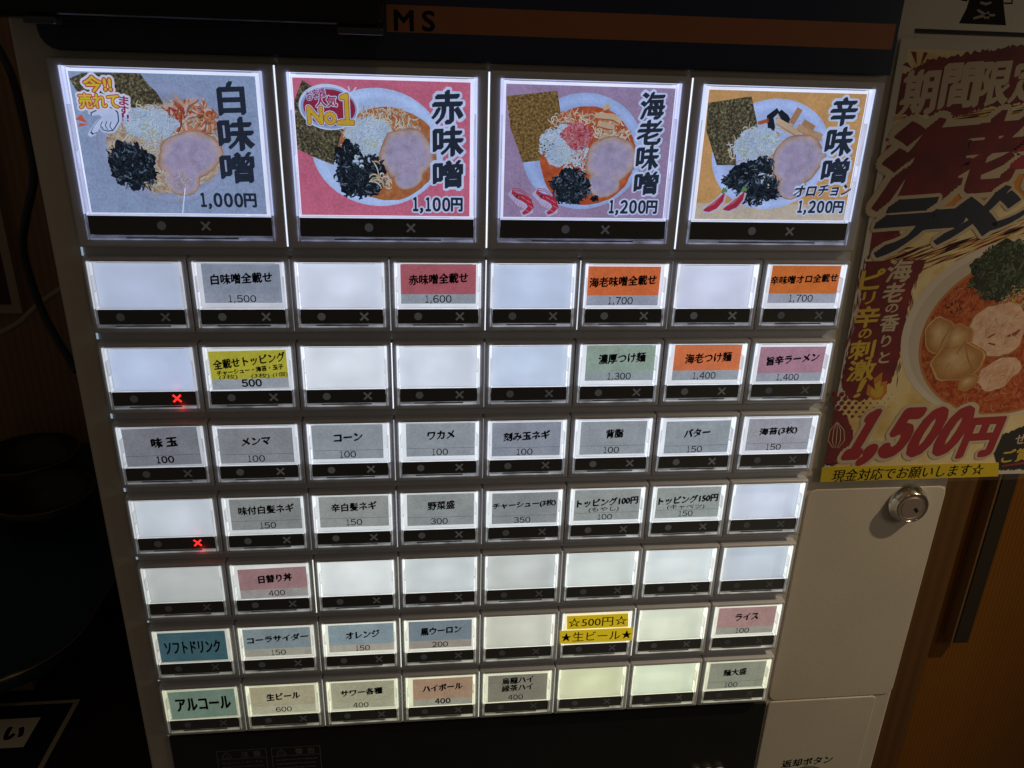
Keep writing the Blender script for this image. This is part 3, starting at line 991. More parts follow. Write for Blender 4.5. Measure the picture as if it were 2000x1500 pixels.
def pork(mb, R, f, z, lobes):
    shapes = []
    for x, y, rx, ry, rot in lobes:
        c = f(x, y); e = f(x + rx, y); t = f(x, y - ry)
        a, b_ = abs(e[0] - c[0]), abs(t[1] - c[1])
        st = R.getstate()
        edge = blob(R, c[0], c[1], a * 1.05, b_ * 1.05, 44, .06, rot)
        R.setstate(st)
        shapes.append((edge, blob(R, c[0], c[1], a, b_, 44, .06, rot)))
    TONES = [(168, 122, 92), (184, 146, 118), (188, 158, 142), (184, 162, 158), (178, 160, 168), (172, 156, 172)]
    for q, tone in enumerate(TONES):
        for k, (edge, fill) in enumerate(shapes):
            cx = sum(p[0] for p in edge) / len(edge); cy = sum(p[1] for p in edge) / len(edge)
            sc = (1.0, .955, .91, .85, .78, .68)[q]
            ph = R.uniform(0, 6)
            pts = [(cx + (p[0] - cx) * (sc + .012 * q * math.sin(5 * t + ph)), cy + (p[1] - cy) * (sc + .012 * q * math.cos(4 * t + ph)))
                   for t, p in zip((2 * math.pi * n / len(edge) for n in range(len(edge))), edge)]
            mb.poly(pts, z - .004 * q - .0015 * k, big_food('pork_%d' % q, [(.25, tuple(int(v * .86) for v in tone)), (.5, tone), (.75, tuple(int(min(255, v * 1.10)) for v in tone))], 260))
    x, y, rx, ry, _ = lobes[0]
    LINE = [big_paper((162, 128, 138), .06), big_paper((198, 176, 192), .05), big_paper((176, 146, 156), .06)]
    c = f(x, y)
    reg = ellipse(c[0], c[1], abs(f(x + rx, y)[0] - c[0]) * .82, abs(f(x, y - ry)[1] - c[1]) * .82)
    scatter(mb, R, reg, 70, LINE, z - .04, 3.2, .13, .3, taper=.95, under=False)

def pile(mb, R, f, z, x, y, rx, ry, count, mats, length, width, base=None, jag=.16, bend=.6, ang=None, spread=.6):
    c = f(x, y)
    a, b_ = abs(f(x + rx, y)[0] - c[0]), abs(f(x, y - ry)[1] - c[1])
    if base:
        mb.poly(blob(R, c[0], c[1], a * .97, b_ * .97, 60, jag), z, base)
    scatter(mb, R, blob(R, c[0], c[1], a, b_, 40, jag * .8), int(count * 2.4) if count > 20 else count, mats, z - .010, length * .72, width * .66, bend, ang, spread)

def bowl(mb, f, z, x, y, rx, ry, m, box=None):
    c = f(x, y)
    a, b_ = abs(f(x + rx, y)[0] - c[0]), abs(f(x, y - ry)[1] - c[1])
    e = ellipse(c[0], c[1], a, b_, 72)
    if box:
        e = clipx(e, box)
    mb.poly(e, z, m)
    base = COL_OF.get(m.name)
    if base:
        for q in range(1, 6):
            k = 1 - .035 * q
            e2 = ellipse(c[0] + .12 * q, c[1] - .10 * q, a * k, b_ * k, 72)
            if box:
                e2 = clipx(e2, box)
            f_ = (1.03, 1.05, 1.03, .99, .96)[q - 1]
            mb.poly(e2, z - .0012 * q, paper(tuple(min(255, int(v * f_)) for v in base), .08))
    return c, a, b_

def draw0(mb, zc, box):
    R = random.Random(1)
    f, sp = conv(80, 80, 3.572, zc)
    z = zc - .03
    c, a, b_ = bowl(mb, f, z, 870, 720, 470, 435, big_paper((144, 152, 168)), box)
    c, a, b_ = bowl(mb, f, z - .01, 870, 718, 464, 429, big_paper((150, 159, 178)), box)
    mb.poly(clipx([f(*p) for p in ((197, 262), (290, 222), (690, 222), (745, 300), (800, 350), (860, 440), (800, 480), (650, 515), (500, 420), (250, 350))], box), z - .03, M_NORI)
    pile(mb, R, f, z - .05, 870, 750, 395, 335, 150, NOOD, 7, .5, M_BASEN, .06)
    pile(mb, R, f, z - .08, 1040, 530, 190, 120, 46, CHIPS, 7, 1.5, None, bend=.3)
    pile(mb, R, f, z - .10, 940, 500, 60, 40, 12, [CHIPS[2], REDS[0]], 5, .9)
    pile(mb, R, f, z - .12, 760, 580, 195, 120, 150, NEGI, 3.2, .45, NEGI[1], .14)
    pile(mb, R, f, z - .14, 740, 620, 60, 60, 14, [NEGIY, NEGI[3]], 2.6, .4)
    pile(mb, R, f, z - .12, 790, 760, 120, 130, 60, NOOD[:3] + NEGI[:1], 6, .4)
    pork(mb, R, f, z - .16, [(1040, 800, 218, 165, 18), (985, 960, 125, 115, 0)])
    pile(mb, R, f, z - .16, 640, 870, 160, 165, 110, WAKS, 4.2, .8, M_WAK, .22)
    pile(mb, R, f, z - .17, 930, 990, 150, 70, 24, NOOD[1:], 5, .35)
    # pointing hand and sticker lettering
    h = [(470, 455), (390, 478), (345, 500), (352, 520), (400, 512), (430, 530), (395, 560), (365, 600), (345, 640), (362, 655), (392, 640), (415, 600),
         (430, 622), (470, 632), (505, 628), (525, 600), (548, 560), (542, 500), (520, 470)]
    zz = z - .24
    hp = [f(*p) for p in h]
    hc = f(450, 550)
    mb.poly([(hc[0] + (p[0] - hc[0]) * 1.16, hc[1] + (p[1] - hc[1]) * 1.16) for p in hp], zz, WHITE_P)
    mb.poly(hp, zz - .01, DKBLUE)
    mb.poly([(hc[0] + (p[0] - hc[0]) * .91, hc[1] + (p[1] - hc[1]) * .91) for p in hp], zz - .02, WHITE_P)
    for q in (((430, 560), (418, 590), (440, 612)), ((462, 560), (450, 590), (470, 622)), ((492, 562), (482, 592), (500, 622))):
        ribbon(mb, [f(*p) for p in q], .35, zz - .03, DKBLUE, .2)
    for q in (((240, 545), (285, 510), (322, 572)), ((262, 600), (272, 572), (330, 582))):
        mb.poly([f(*p) for p in q], zz, big_paper((206, 92, 62)))
    edges = [(big_paper((224, 222, 226), .04), .24), (big_paper((196, 62, 48)), .10)]
    for s, bx, ch in (('今!!', (300, 245, 490, 352), 0), ('売れて', (268, 368, 545, 468), 0)):
        cx, cu, w, hh = sp(*bx)
        outlined(mb, s, cx, cu, w, hh, zz - .03, YEL_P, edges, off=.03, rise=.02)
    for k, ch in enumerate('ます'):
        cx, cu, w, hh = sp(548, 385 + 66 * k, 612, 448 + 66 * k)
        outlined(mb, ch, cx, cu, w, hh, zz - .03, MAG_P, [(big_paper((224, 222, 226), .04), .24)], off=.03, rot=-8)
    cx, cu, w, hh = sp(560, 512, 622, 558)
    outlined(mb, '!!', cx, cu, w * .8, hh, zz - .03, MAG_P, [(WHITE_P, .10)], off=.02, rot=-8)
    kanji_col(mb, z - .2, sp, [('白', (1235, 285, 1420, 515)), ('味', (1240, 535, 1485, 765)), ('噌', (1255, 780, 1490, 990))], False)
    price(mb, z - .2, sp, '1,000円', (1105, 1060, 1505, 1160), False)
    ribbon(mb, [f(1008, 1025), f(990, 1200)], .5, z - .28, big_paper((226, 232, 244), .02), .1)  # painted glare: a white streak of reflected light over the card

def draw1(mb, zc, box):
    R = random.Random(2)
    f, sp = conv(520, 80, 3.572, zc)
    z = zc - .03
    c, a, b_ = bowl(mb, f, z, 780, 750, 458, 423, big_paper((186, 204, 232)), box)
    mb.poly(clipx([f(*p) for p in ((250, 272), (312, 312), (560, 560), (590, 640), (520, 700), (470, 865), (320, 805), (205, 752), (190, 420))], box), z - .03, M_NORI)
    c = f(850, 790); mb.poly(blob(R, c[0], c[1], 20.3, 18.6, 60, .03), z - .05, M_SOUP)
    pile(mb, R, f, z - .07, 820, 620, 270, 150, 150, NOOD, 6, .5, None)
    pile(mb, R, f, z - .07, 760, 820, 190, 220, 70, NOOD, 6, .5, None)
    pile(mb, R, f, z - .12, 720, 670, 165, 140, 190, NEGI, 3.0, .45, NEGI[1], .14)
    pile(mb, R, f, z - .14, 735, 700, 60, 50, 16, [NEGIY, NEGI[3]], 2.6, .45)
    pile(mb, R, f, z - .14, 600, 720, 70, 60, 26, NEGI, 3.2, .55)
    pork(mb, R, f, z - .16, [(980, 790, 178, 178, 0), (990, 950, 100, 80, 20)])
    pile(mb, R, f, z - .17, 570, 810, 90, 110, 60, WAKS, 3.6, .7, M_WAK, .2)
    pile(mb, R, f, z - .19, 660, 940, 168, 150, 150, WAKS, 4.2, .8, M_WAK, .2)
    pile(mb, R, f, z - .21, 660, 830, 60, 50, 9, NEGI[:3], 3, 1.4)
    pile(mb, R, f, z - .21, 800, 930, 60, 110, 12, NOOD[:3], 8, .7, ang=1.4)
    # badge
    zz = z - .25
    bc = f(437, 462); r1 = abs(f(645, 462)[0] - bc[0]); r2 = abs(f(437, 300)[1] - bc[1])
    mb.poly(ellipse(bc[0], bc[1], r1, r2, 60, -3), zz, WHITE_P)
    mb.poly(ellipse(bc[0], bc[1] - .3, r1 * .94, r2 * .90, 60, -3), zz - .01, big_paper((150, 168, 196)))
    mb.poly(ellipse(bc[0] + .2, bc[1] - .2, r1 * .87, r2 * .80, 60, -3), zz - .02, big_paper((150, 36, 54)))
    cx, cu, w, hh = sp(560, 315, 632, 350)
    for q in (((572, 316), (582, 348)), ((628, 322), (606, 352))):
        ribbon(mb, [f(*p) for p in q], .7, zz - .01, WHITE_P, .3)
    for s, bx, rot in (('お客様', (278, 330, 415, 410), 14), ('人気', (345, 378, 492, 465), 3)):
        cx, cu, w, hh = sp(*bx)
        outlined(mb, s, cx, cu, w, hh * .86, zz - .03, MAG_P if rot > 5 else big_paper((170, 40, 60)), [(WHITE_P, .10)], off=.03, rot=rot)
    for s, bx in (('No.', (292, 462, 515, 578)), ('１', (516, 372, 606, 580))):
        cx, cu, w, hh = sp(*bx)
        outlined(mb, s, cx, cu, w, hh, zz - .06, GOLD_P, [(WHITE_P, .10), (big_paper((150, 84, 30)), .065)], off=.035)
        m = big_paper((240, 216, 140), .05)
    kanji_col(mb, z - .2, sp, [('赤', (1155, 345, 1372, 580)), ('味', (1165, 595, 1375, 805)), ('噌', (1165, 835, 1370, 1025))])
    price(mb, z - .2, sp, '1,100円', (1015, 1090, 1370, 1190))

def draw2(mb, zc, box):
    R = random.Random(3)
    f, sp = conv(930, 100, 3.751, zc)
    z = zc - .03
    bowl(mb, f, z, 785, 742, 440, 438, big_paper((164, 182, 214)), box)
    c = f(815, 775); mb.poly(blob(R, c[0], c[1], 20.6, 20.4, 60, .03), z - .03, M_SOUPR)
    pile(mb, R, f, z - .05, 800, 520, 240, 90, 46, NOOD + CHIPS, 6, .6)
    pile(mb, R, f, z - .05, 1000, 600, 130, 80, 36, NOOD, 6, .6)
    mb.poly(clipx([f(*p) for p in ((222, 328), (595, 290), (632, 540), (545, 610), (470, 800), (340, 815), (250, 560))], box), z - .03, M_NORIG)
    pile(mb, R, f, z - .09, 640, 690, 175, 150, 150, NEGI, 2.8, .6, NEGI[1], .18)
    pile(mb, R, f, z - .09, 740, 800, 110, 90, 50, NEGI, 2.8, .6)
    pile(mb, R, f, z - .09, 520, 690, 40, 70, 14, WAKS, 1.6, .5)
    pile(mb, R, f, z - .12, 740, 620, 108, 95, 110, REDS, 2.8, .6, REDS[1], .2)
    pile(mb, R, f, z - .13, 740, 740, 50, 50, 20, REDS + CHIPS[:2], 2.4, .6)
    for q in (((870, 470), (1000, 485), (1060, 520)), ((890, 530), (960, 550), (1000, 555)), ((930, 420), (980, 400))):
        ribbon(mb, [f(*p) for p in q], 3.0, z - .11, TAN[2], .25)
        ribbon(mb, [f(p[0], p[1] + 22) for p in q], .7, z - .12, CHIPS[2], .4)
    pork(mb, R, f, z - .15, [(985, 800, 175, 172, 20), (930, 975, 115, 95, 0)])
    pile(mb, R, f, z - .17, 690, 990, 138, 130, 130, WAKS, 4, .8, M_WAK, .2)
    pile(mb, R, f, z - .17, 865, 1080, 30, 22, 8, WAKS, 2, .8, M_WAK)
    for ox in (0, 180):
        zz = z - .19
        spine = [(262, 1030), (300, 1060), (345, 1075), (385, 1100), (400, 1140), (375, 1170), (340, 1190)]
        pts = [f(x + ox, y) for x, y in spine]
        ribbon(mb, [f(x + ox, y) for x, y in [(245, 1030), (320, 1100), (390, 1130), (390, 1160), (330, 1195)]], 4.6, zz, big_paper((186, 176, 198)), .4)
        ribbon(mb, pts, 3.0, zz - .01, RED_P, .6)
        for k in range(1, 6):
            p, q = pts[k], pts[k - 1]
            ribbon(mb, [(p[0] - .9, p[1] + .6), (p[0] + .9, p[1] - .6)], .22, zz - .03, REDS[2], 0)
        for k in range(5):
            x, y = 285 + 18 * k + ox, 1085 + 12 * k
            ribbon(mb, [f(x, y), f(x - 14, y + 34)], .4, zz - .02, REDS[1], .5)
        for d in (0, 14):
            ribbon(mb, [f(x + ox, y + d) for x, y in [(300, 1060), (262, 1030), (268, 1005), (320, 1010), (392, 1055)]], .35, zz - .03, REDS[0], .3)
        mb.poly(ellipse(*f(298 + ox, 1062), .5, .5, 10), zz - .04, INK_BIG)
    kanji_col(mb, z - .2, sp, [('海', (1205, 300, 1380, 500)), ('老', (1180, 505, 1360, 685)), ('味', (1175, 690, 1335, 870)), ('噌', (1158, 885, 1330, 1050))])
    price(mb, z - .2, sp, '1,200円', (965, 1090, 1325, 1190))

def draw3(mb, zc, box):
    R = random.Random(4)
    f, sp = conv(1320, 100, 3.751, zc)
    z = zc - .03
    x0, x1, u0, u1 = box
    mb.rect(x0, x1, u0, f(700, 1120)[1], z + .01, big_paper((206, 186, 152)))
    bowl(mb, f, z, 700, 762, 428, 416, big_paper((182, 198, 232)), box)
    mb.poly(clipx([f(*p) for p in ((236, 378), (555, 330), (602, 560), (560, 640), (440, 700), (440, 835), (300, 835), (222, 580))], box), z - .03, M_NORI)
    pile(mb, R, f, z - .05, 720, 700, 320, 200, 70, NOOD, 6, .6, None)
    for q in (((600, 530), (680, 505)), ((690, 640), (700, 560), (690, 480), (750, 430)), ((760, 440), (800, 490), (830, 520)), ((680, 600), (700, 540))):
        ribbon(mb, [f(*p) for p in q], 2.6 if q[0][0] == 600 else 3.4, z - .08, CHIPS[2] if q[0][0] == 600 else WAKS[0], .4)
    for q in (((735, 510), (820, 560), (905, 615)), ((845, 530), (910, 420)), ((890, 555), (980, 600), (1068, 632)), ((930, 520), (1010, 570))):
        ribbon(mb, [f(*p) for p in q], 3.3, z - .10, R.choice(TAN), .15)
        ribbon(mb, [f(p[0] + 4, p[1] + 26) for p in q], .5, z - .115, TAN[1], .3)
    pile(mb, R, f, z - .12, 590, 680, 160, 125, 190, NEGI, 2.8, .5, NEGI[1], .14)
    pile(mb, R, f, z - .13, 500, 740, 40, 45, 14, [NEGIY], 2.4, .5)
    pile(mb, R, f, z - .13, 700, 660, 60, 50, 16, [NEGI[3], NEGIY], 2.4, .5)
    pile(mb, R, f, z - .13, 690, 780, 90, 60, 20, NOOD, 5, .4)
    pile(mb, R, f, z - .15, 600, 950, 230, 160, 190, WAKS, 4.4, .9, M_WAK, .2)
    pile(mb, R, f, z - .16, 650, 930, 50, 80, 6, [NEGI[0], NOOD[1]], 3.4, .9, ang=.3, spread=.4)
    pile(mb, R, f, z - .16, 770, 1050, 60, 40, 8, [NOOD[1], WAKS[3]], 4, .5, ang=.5, spread=.2)
    pork(mb, R, f, z - .17, [(890, 800, 190, 178, 25), (850, 985, 100, 100, 0)])
    for ox, oy in ((0, 0), (145, -8)):
        zz = z - .2
        body = [(355, 1040), (330, 1085), (285, 1130), (235, 1158), (200, 1166)]
        pts = [f(x + ox, y + oy) for x, y in body]
        ribbon(mb, pts, 4.6, zz, big_paper((190, 186, 200)), .45)
        n = len(pts)
        ribbon(mb, pts, 3.3, zz - .01, RED_P, .85)
        ribbon(mb, [(p[0] - .5, p[1] + .9) for p in pts[1:4]], .35, zz - .02, REDS[2], .8)
        ribbon(mb, [f(338 + ox, 1040 + oy), f(350 + ox, 1015 + oy), f(374 + ox, 1026 + oy)], 2.2, zz - .02, GREEN_P, .4)
        ribbon(mb, [f(354 + ox, 1018 + oy), f(376 + ox, 985 + oy)], .6, zz - .03, GREEN_P, .2)
    kanji_col(mb, z - .22, sp, [('辛', (1135, 340, 1325, 545)), ('味', (1100, 560, 1290, 765)), ('噌', (1070, 785, 1260, 965))])
    cx, cu, w, h = sp(870, 980, 1285, 1060)
    text(mb, 'オロチョン', cx, cu, w, h, z - .22, WHITE_P, off=.07, nib=(.03, .03), copies=1, slant=.12)
    brush_text(mb, 'オロチョン', cx, cu, w, h, z - .25, INK_BIG, bold=1.3, slant=.12)
    price(mb, z - .22, sp, '1,200円', (885, 1095, 1225, 1185))

big_button(0, (118, 135, 169), draw0, 'large button with grey ramen picture card reading 白味噌 1,000円', (.46, .52, .82))
big_button(1, (165, 88, 115), draw1, 'large button with red ramen picture card reading 赤味噌 1,100円', (.56, .63, .95))
big_button(2, (128, 112, 146), draw2, 'large button with mauve ramen picture card reading 海老味噌 1,200円', (.54, .58, .92))
big_button(3, (164, 128, 86), draw3, 'large button with orange ramen picture card reading 辛味噌オロチョン 1,200円', (.62, .70, .98))

# ------------------------------------------------------------------ tape labels stuck over the beer button
YTAPE = glow('lit_yellow_tape', (186, 160, 26), .82)
def tape(name, quad, s, frac, label):
    z = -.12
    q = [at(*p, z) for p in quad]                 # top-left, top-right, bottom-right, bottom-left
    mb = MB()
    mb.loft([([q[3], q[2], q[1], q[0]], .0), ([q[3], q[2], q[1], q[0]], z)], YTAPE, cap0=True, cap1=True)
    cx = sum(p[0] for p in q) / 4; cu = sum(p[1] for p in q) / 4
    w = (q[1][0] - q[0][0]) * frac; h = (q[0][1] - q[3][1]) * .72
    rot = math.degrees(math.atan2(q[1][1] - q[0][1], q[1][0] - q[0][0]))
    text(mb, s, cx, cu, w, h, z - .03, INK, nib=(.009, 0), rot=rot, copies=1)
    o = mb.build(name, None, (cx, cu, 0))
    tag(o, label, 'label', 'yellow tape labels on the beer button')
tape('tape_label', [(1107.5, 1203.8), (1227, 1198.3), (1227, 1223.8), (1107.5, 1229.5)], '☆500円☆', .97,
     'shorter yellow tape label reading 500円 between open stars, upper on the button')
tape('tape_label', [(1093.8, 1232.5), (1235.5, 1225.8), (1235.5, 1250.8), (1093.8, 1257.5)], '★生ビール★', .98,
     'longer yellow tape label reading 生ビール between filled stars, under the 500円 tape')

# ------------------------------------------------------------------ limited-time poster stuck over the machine's right side
PZ = 5.6
fa, spa = conv(1580, 0, 3.0, PZ)
fb, spb = conv(1580, 460, 3.0, PZ)
def pm(key, base, var=.15, scale=60):
    return plain('poster_' + key, base, .5, spec=.3, var=(scale, var))
P_WHITE = pm('white', (.62, .58, .50), .03)
P_CREAM = food('poster_ground', [(.30, (196, 160, 84)), (.46, (222, 200, 140)), (.62, (232, 216, 170)), (.75, (214, 170, 74))], 34, False)
P_MAR = food('poster_maroon', [(.35, (98, 24, 36)), (.6, (124, 30, 42)), (.75, (142, 42, 48))], 90, False)
P_RED = pm('red', (.33, .018, .028), .2, 80)
P_CRM = pm('cream', (.58, .48, .34), .05)
P_NAVY = pm('navy', (.012, .022, .05), .2)
P_OR = pm('orange', (.62, .24, .03), .3, 50)
P_YEL = pm('yellow', (.66, .46, .05), .2)
P_BLK = pm('black', (.012, .012, .012), .2)
P_WAKA = food('poster_wakame', [(.35, (16, 26, 18)), (.6, (34, 50, 34)), (.8, (70, 92, 62))], 260, False)
P_SOUP = food('poster_soup', [(.28, (120, 34, 14)), (.45, (170, 66, 26)), (.58, (196, 104, 48)), (.7, (150, 56, 22)), (.85, (214, 150, 90))], 420, False)
P_PORK = food('poster_pork', [(.25, (196, 140, 112)), (.5, (224, 186, 160)), (.75, (238, 214, 192))], 170, False)
P_WON = food('poster_wonton', [(.25, (168, 112, 58)), (.5, (206, 152, 88)), (.75, (236, 206, 150))], 70, False)
P_WONS = pm('wonton_edge', (.34, .16, .05))
P_BOWL = pm('bowl', (.66, .60, .50), .04)

pc = [at(1761, 74, PZ), at(1606, 935, PZ)]
tilt = (pc[1][0] - pc[0][0]) / (pc[0][1] - pc[1][1])
def pp(d, u):                                    # d mm right of the poster's left edge
    return (pc[0][0] + tilt * (pc[0][1] - u) + d, u)
PT, PB, PWID = pc[0][1], pc[1][1], 148.0
mb = MB()
mb.poly([pp(0, PB), pp(PWID, PB), pp(PWID, PT), pp(0, PT)], PZ, P_WHITE)
mb.poly([pp(0, PB), pp(PWID, PB), pp(PWID, PT), pp(0, PT)][::-1], PZ + .3, P_WHITE)
z = PZ - .03
mb.poly([pp(3.6, PB + 6), pp(PWID - 3.6, PB + 6), pp(PWID - 3.6, PT - 4), pp(3.6, PT - 4)], z, P_CREAM)
R = random.Random(11)
def jag_band(pts_top, pts_bot, amp, n=60):
    def walk(pts):
        out = []
        for i in range(len(pts) - 1):
            k = max(2, n // (len(pts) - 1))
            for j in range(k):
                t = j / k
                out.append((pts[i][0] + (pts[i + 1][0] - pts[i][0]) * t + R.uniform(-amp, amp) * .6,
                            pts[i][1] + (pts[i + 1][1] - pts[i][1]) * t + R.uniform(-amp, amp)))
        out.append(pts[-1])
        return out
    return walk(pts_top) + walk(pts_bot[::-1])
F = lambda fn, L: [fn(*p) for p in L]
XR = 1690                                        # printed right edge in the sketch's units
# orange washes
mb.poly(jag_band(F(fa, [(500, 1060), (900, 960), (1300, 880), (XR, 820)]), F(fa, [(420, 1330), (900, 1240), (1300, 1160), (XR, 1080)]), .7), z - .01, P_OR)
mb.poly(jag_band(F(fa, [(900, 690), (1300, 640), (XR, 600)]), F(fa, [(900, 800), (1300, 760), (XR, 700)]), .6), z - .01, P_YEL)
# top maroon brush band
mb.poly(jag_band(F(fa, [(548, 440), (700, 350), (1000, 300), (1300, 255), (XR, 215)]), F(fa, [(505, 668), (860, 690), (1000, 640), (1300, 600), (XR, 560)]), .9, 90), z - .02, P_MAR)
for q in (((548, 380), (575, 362), (604, 402)), ((596, 300), (630, 305), (632, 385)), ((672, 305), (698, 308), (650, 392))):
    mb.poly(F(fa, q), z - .02, P_MAR)
for k in range(40):
    x = R.uniform(820, XR - 60); y = 690 - (x - 860) * .14 + R.uniform(-20, 22)
    ribbon(mb, F(fa, [(x - 60, y + 10), (x, y), (x + 60, y - 12)]), R.uniform(.2, .7), z - .022, P_MAR, .9)
# splashes at the left and the diagonal brush
mb.poly(jag_band(F(fa, [(405, 1120), (440, 1230), (520, 1330), (560, 1420)]), F(fa, [(350, 1500), (345, 1510), (420, 1500), (480, 1470)]), 1.1), z - .02, P_MAR)
for k in range(60):
    x = R.uniform(380, 560); y = R.uniform(1130, 1480)
    ribbon(mb, F(fa, [(x, y), (x + 40, y + R.uniform(-30, 10)), (x + 95, y + R.uniform(-70, 0))]), R.uniform(.3, 1.0), z - .025, R.choice([P_MAR, P_RED]), .95)
for k in range(150):
    x = R.uniform(420, XR - 140); y = 1560 - (x - 420) * .27 + R.uniform(-50, 90)
    ribbon(mb, F(fa, [(x - 70, y + 30), (x, y), (x + 90, y - 34)]), R.uniform(.25, 1.2), z - .03, R.choice([P_MAR, P_MAR, P_RED, P_CREAM, P_OR]), .95)
# sketched prawn at the left
for q, w in ((((490, 705), (560, 690), (615, 720), (610, 770), (540, 820)), .5), (((490, 690), (580, 680), (628, 730), (600, 800)), .4),
             (((480, 800), (520, 770), (590, 760)), 3.0), (((470, 850), (450, 940), (470, 1020), (440, 1060)), 5.5), (((450, 820), (500, 800)), 3.5)):
    ribbon(mb, F(fa, q), w, z - .03, P_RED, .6)
for k in range(7):
    ribbon(mb, F(fa, [(445, 880 + 24 * k), (480, 872 + 24 * k), (512, 890 + 24 * k)]), .5, z - .035, P_CRM if k % 2 else P_MAR, .5)
# maroon column for the vertical lines
mb.poly(jag_band(F(fb, [(330, 150), (300, 400), (240, 640), (190, 860), (215, 940), (300, 975)]), F(fb, [(690, 140), (610, 300), (555, 560), (525, 740), (480, 860), (330, 960)]), .9, 90), z - .04, P_MAR)
for k in range(40):
    t = R.random(); x = 330 - 140 * t + R.uniform(-16, 14); y = 160 + 720 * t
    ribbon(mb, F(fb, [(x, y - 30), (x - 4, y), (x - 10, y + 34)]), R.uniform(.2, .6), z - .041, P_MAR, .9)
    x = 640 - 150 * t + R.uniform(-20, 30)
    ribbon(mb, F(fb, [(x, y - 30), (x - 4, y), (x - 10, y + 34)]), R.uniform(.2, .7), z - .041, P_MAR, .9)
# halftone dots and garlic panel
for i in range(9):
    for j in range(6):
        c = fb(150 + 42 * i + (j % 2) * 20, 930 + 26 * j)
        r = max(.15, 1.5 - .16 * i - .05 * j)
        mb.poly(ellipse(c[0], c[1], r, r, 14), z - .03, P_MAR)
mb.poly(jag_band(F(fb, [(150, 1015), (225, 1060), (260, 1160)]), F(fb, [(88, 1340), (140, 1350), (240, 1300)]), .6), z - .035, P_MAR)
for k in range(-2, 3):
    ribbon(mb, F(fb, [(165, 1090), (165 + 20 * k, 1140), (160 + 24 * k, 1200), (155 + 8 * k, 1245)]), .4, z - .04, P_CRM, .4)
# bowl
bc = fb(1200, 560)
ba, bb2 = bc[0] - fb(508, 560)[0], abs(fb(1200, 0)[1] - bc[1])
ba = min(ba, pp(PWID - 3.7, bc[1])[0] - bc[0])
mb.poly(ellipse(bc[0], bc[1], ba, bb2, 90), z - .05, P_BOWL)
mb.poly(ellipse(bc[0], bc[1] - .6, ba * .93, bb2 * .94, 90), z - .055, pm('bowl_inner', (.56, .50, .41), .05))
sc_, sr_ = fb(1200, 595), (abs(fb(645, 595)[0] - fb(1200, 595)[0]), abs(fb(1200, 115)[1] - fb(1200, 595)[1]))
sa = min(sr_[0], ba * .82)
soup = ellipse(sc_[0], sc_[1], sa, sr_[1], 80)
mb.poly(ellipse(sc_[0], sc_[1], sa * 1.03, sr_[1] * 1.03, 80), z - .058, pm('soup_edge', (.50, .20, .07)))
mb.poly(soup, z - .06, P_SOUP)
STR_M = [pm('strand_a', (.50, .17, .05)), pm('strand_b', (.62, .34, .14)), pm('strand_c', (.30, .06, .02)), pm('strand_d', (.66, .46, .26))]
scatter(mb, R, soup, 620, STR_M, z - .065, 5, .22, .5, clip=soup)
def pblob(x, y, rx, ry, m, zz, jag=.1, rot=0, n=44, s=None):
    c = fb(x, y)
    RR = random.Random(int(x * 7 + y)) if s is None else random.Random(s)
    mb.poly(blob(RR, c[0], c[1], abs(fb(x + rx, y)[0] - c[0]), abs(fb(x, y - ry)[1] - c[1]), n, jag, rot), zz, m)
pblob(1110, 810, 120, 90, P_PORK, z - .09, .12, 30)
scatter(mb, R, ellipse(*fb(1110, 810), 9, 7), 40, [STR_M[1], STR_M[3], STR_M[0]], z - .095, 4, .3, .2, ang=.9, spread=.2)
pblob(1105, 555, 178, 168, P_WONS, z - .10, .07, s=5)
pblob(1108, 553, 170, 160, P_PORK, z - .105, .07, s=5)
scatter(mb, R, ellipse(*fb(1108, 553), 12, 11.5), 60, [pm('pork_line', (.48, .24, .16)), pm('pork_fat', (.74, .58, .48))], z - .11, 5, .3, .2, taper=.9)
for q in (((1045, 600), (1090, 575)), ((1160, 590), (1210, 575), (1235, 550)), ((1050, 630), (1090, 640))):
    ribbon(mb, F(fb, q), 2.2, z - .115, pm('pork_gap', (.28, .07, .03)), .6)
for (x, y, rx, ry, rot) in ((770, 590, 88, 120, 28), (870, 610, 82, 95, 10), (870, 740, 150, 120, 0), (930, 860, 60, 45, 30)):
    zz = z - .12 - y * 2e-5
    pblob(x, y, rx * 1.04, ry * 1.04, P_WONS, zz, .07, rot, s=int(x))
    pblob(x, y, rx, ry, P_WON, zz - .004, .07, rot, s=int(x))
    for q in range(9):
        t = q / 8
        k = .93 - .78 * t
        tone = tuple(int(a + (b_ - a) * t) for a, b_ in zip((190, 136, 78), (236, 206, 156)))
        pblob(x - rx * .12 * t, y - ry * .16 * t, rx * k, ry * k, food('poster_wonton_%d' % q, [(.25, tuple(int(v * .84) for v in tone)), (.75, tone)], 150, False), zz - .005 - .0015 * q, .07, rot, s=int(x))
for q in (((910, 620), (860, 700), (790, 790)), ((910, 620), (930, 720), (960, 800)), ((910, 620), (1000, 720)), ((830, 530), (780, 620), (760, 670))):
    ribbon(mb, F(fb, q), .7, z - .15, P_WONS, .7)
pile(mb, R, fb, z - .12, 1150, 210, 190, 170, 230, [P_WAKA, pm('leaf_dark', (.012, .02, .012)), pm('leaf_mid', (.04, .07, .035)), pm('leaf_hi', (.10, .14, .08))], 6, 1.2, P_WAKA, .25)
pile(mb, R, fb, z - .12, 1010, 180, 60, 60, 40, [P_WAKA, pm('leaf_mid', (.04, .07, .035))], 4, 1.0, P_WAKA, .3)
pile(mb, R, fb, z - .12, 850, 420, 50, 40, 16, [P_WAKA], 2.6, .9)
pile(mb, R, fb, z - .12, 1300, 340, 160, 70, 60, [P_YEL, STR_M[3], P_CRM], 5, .6)
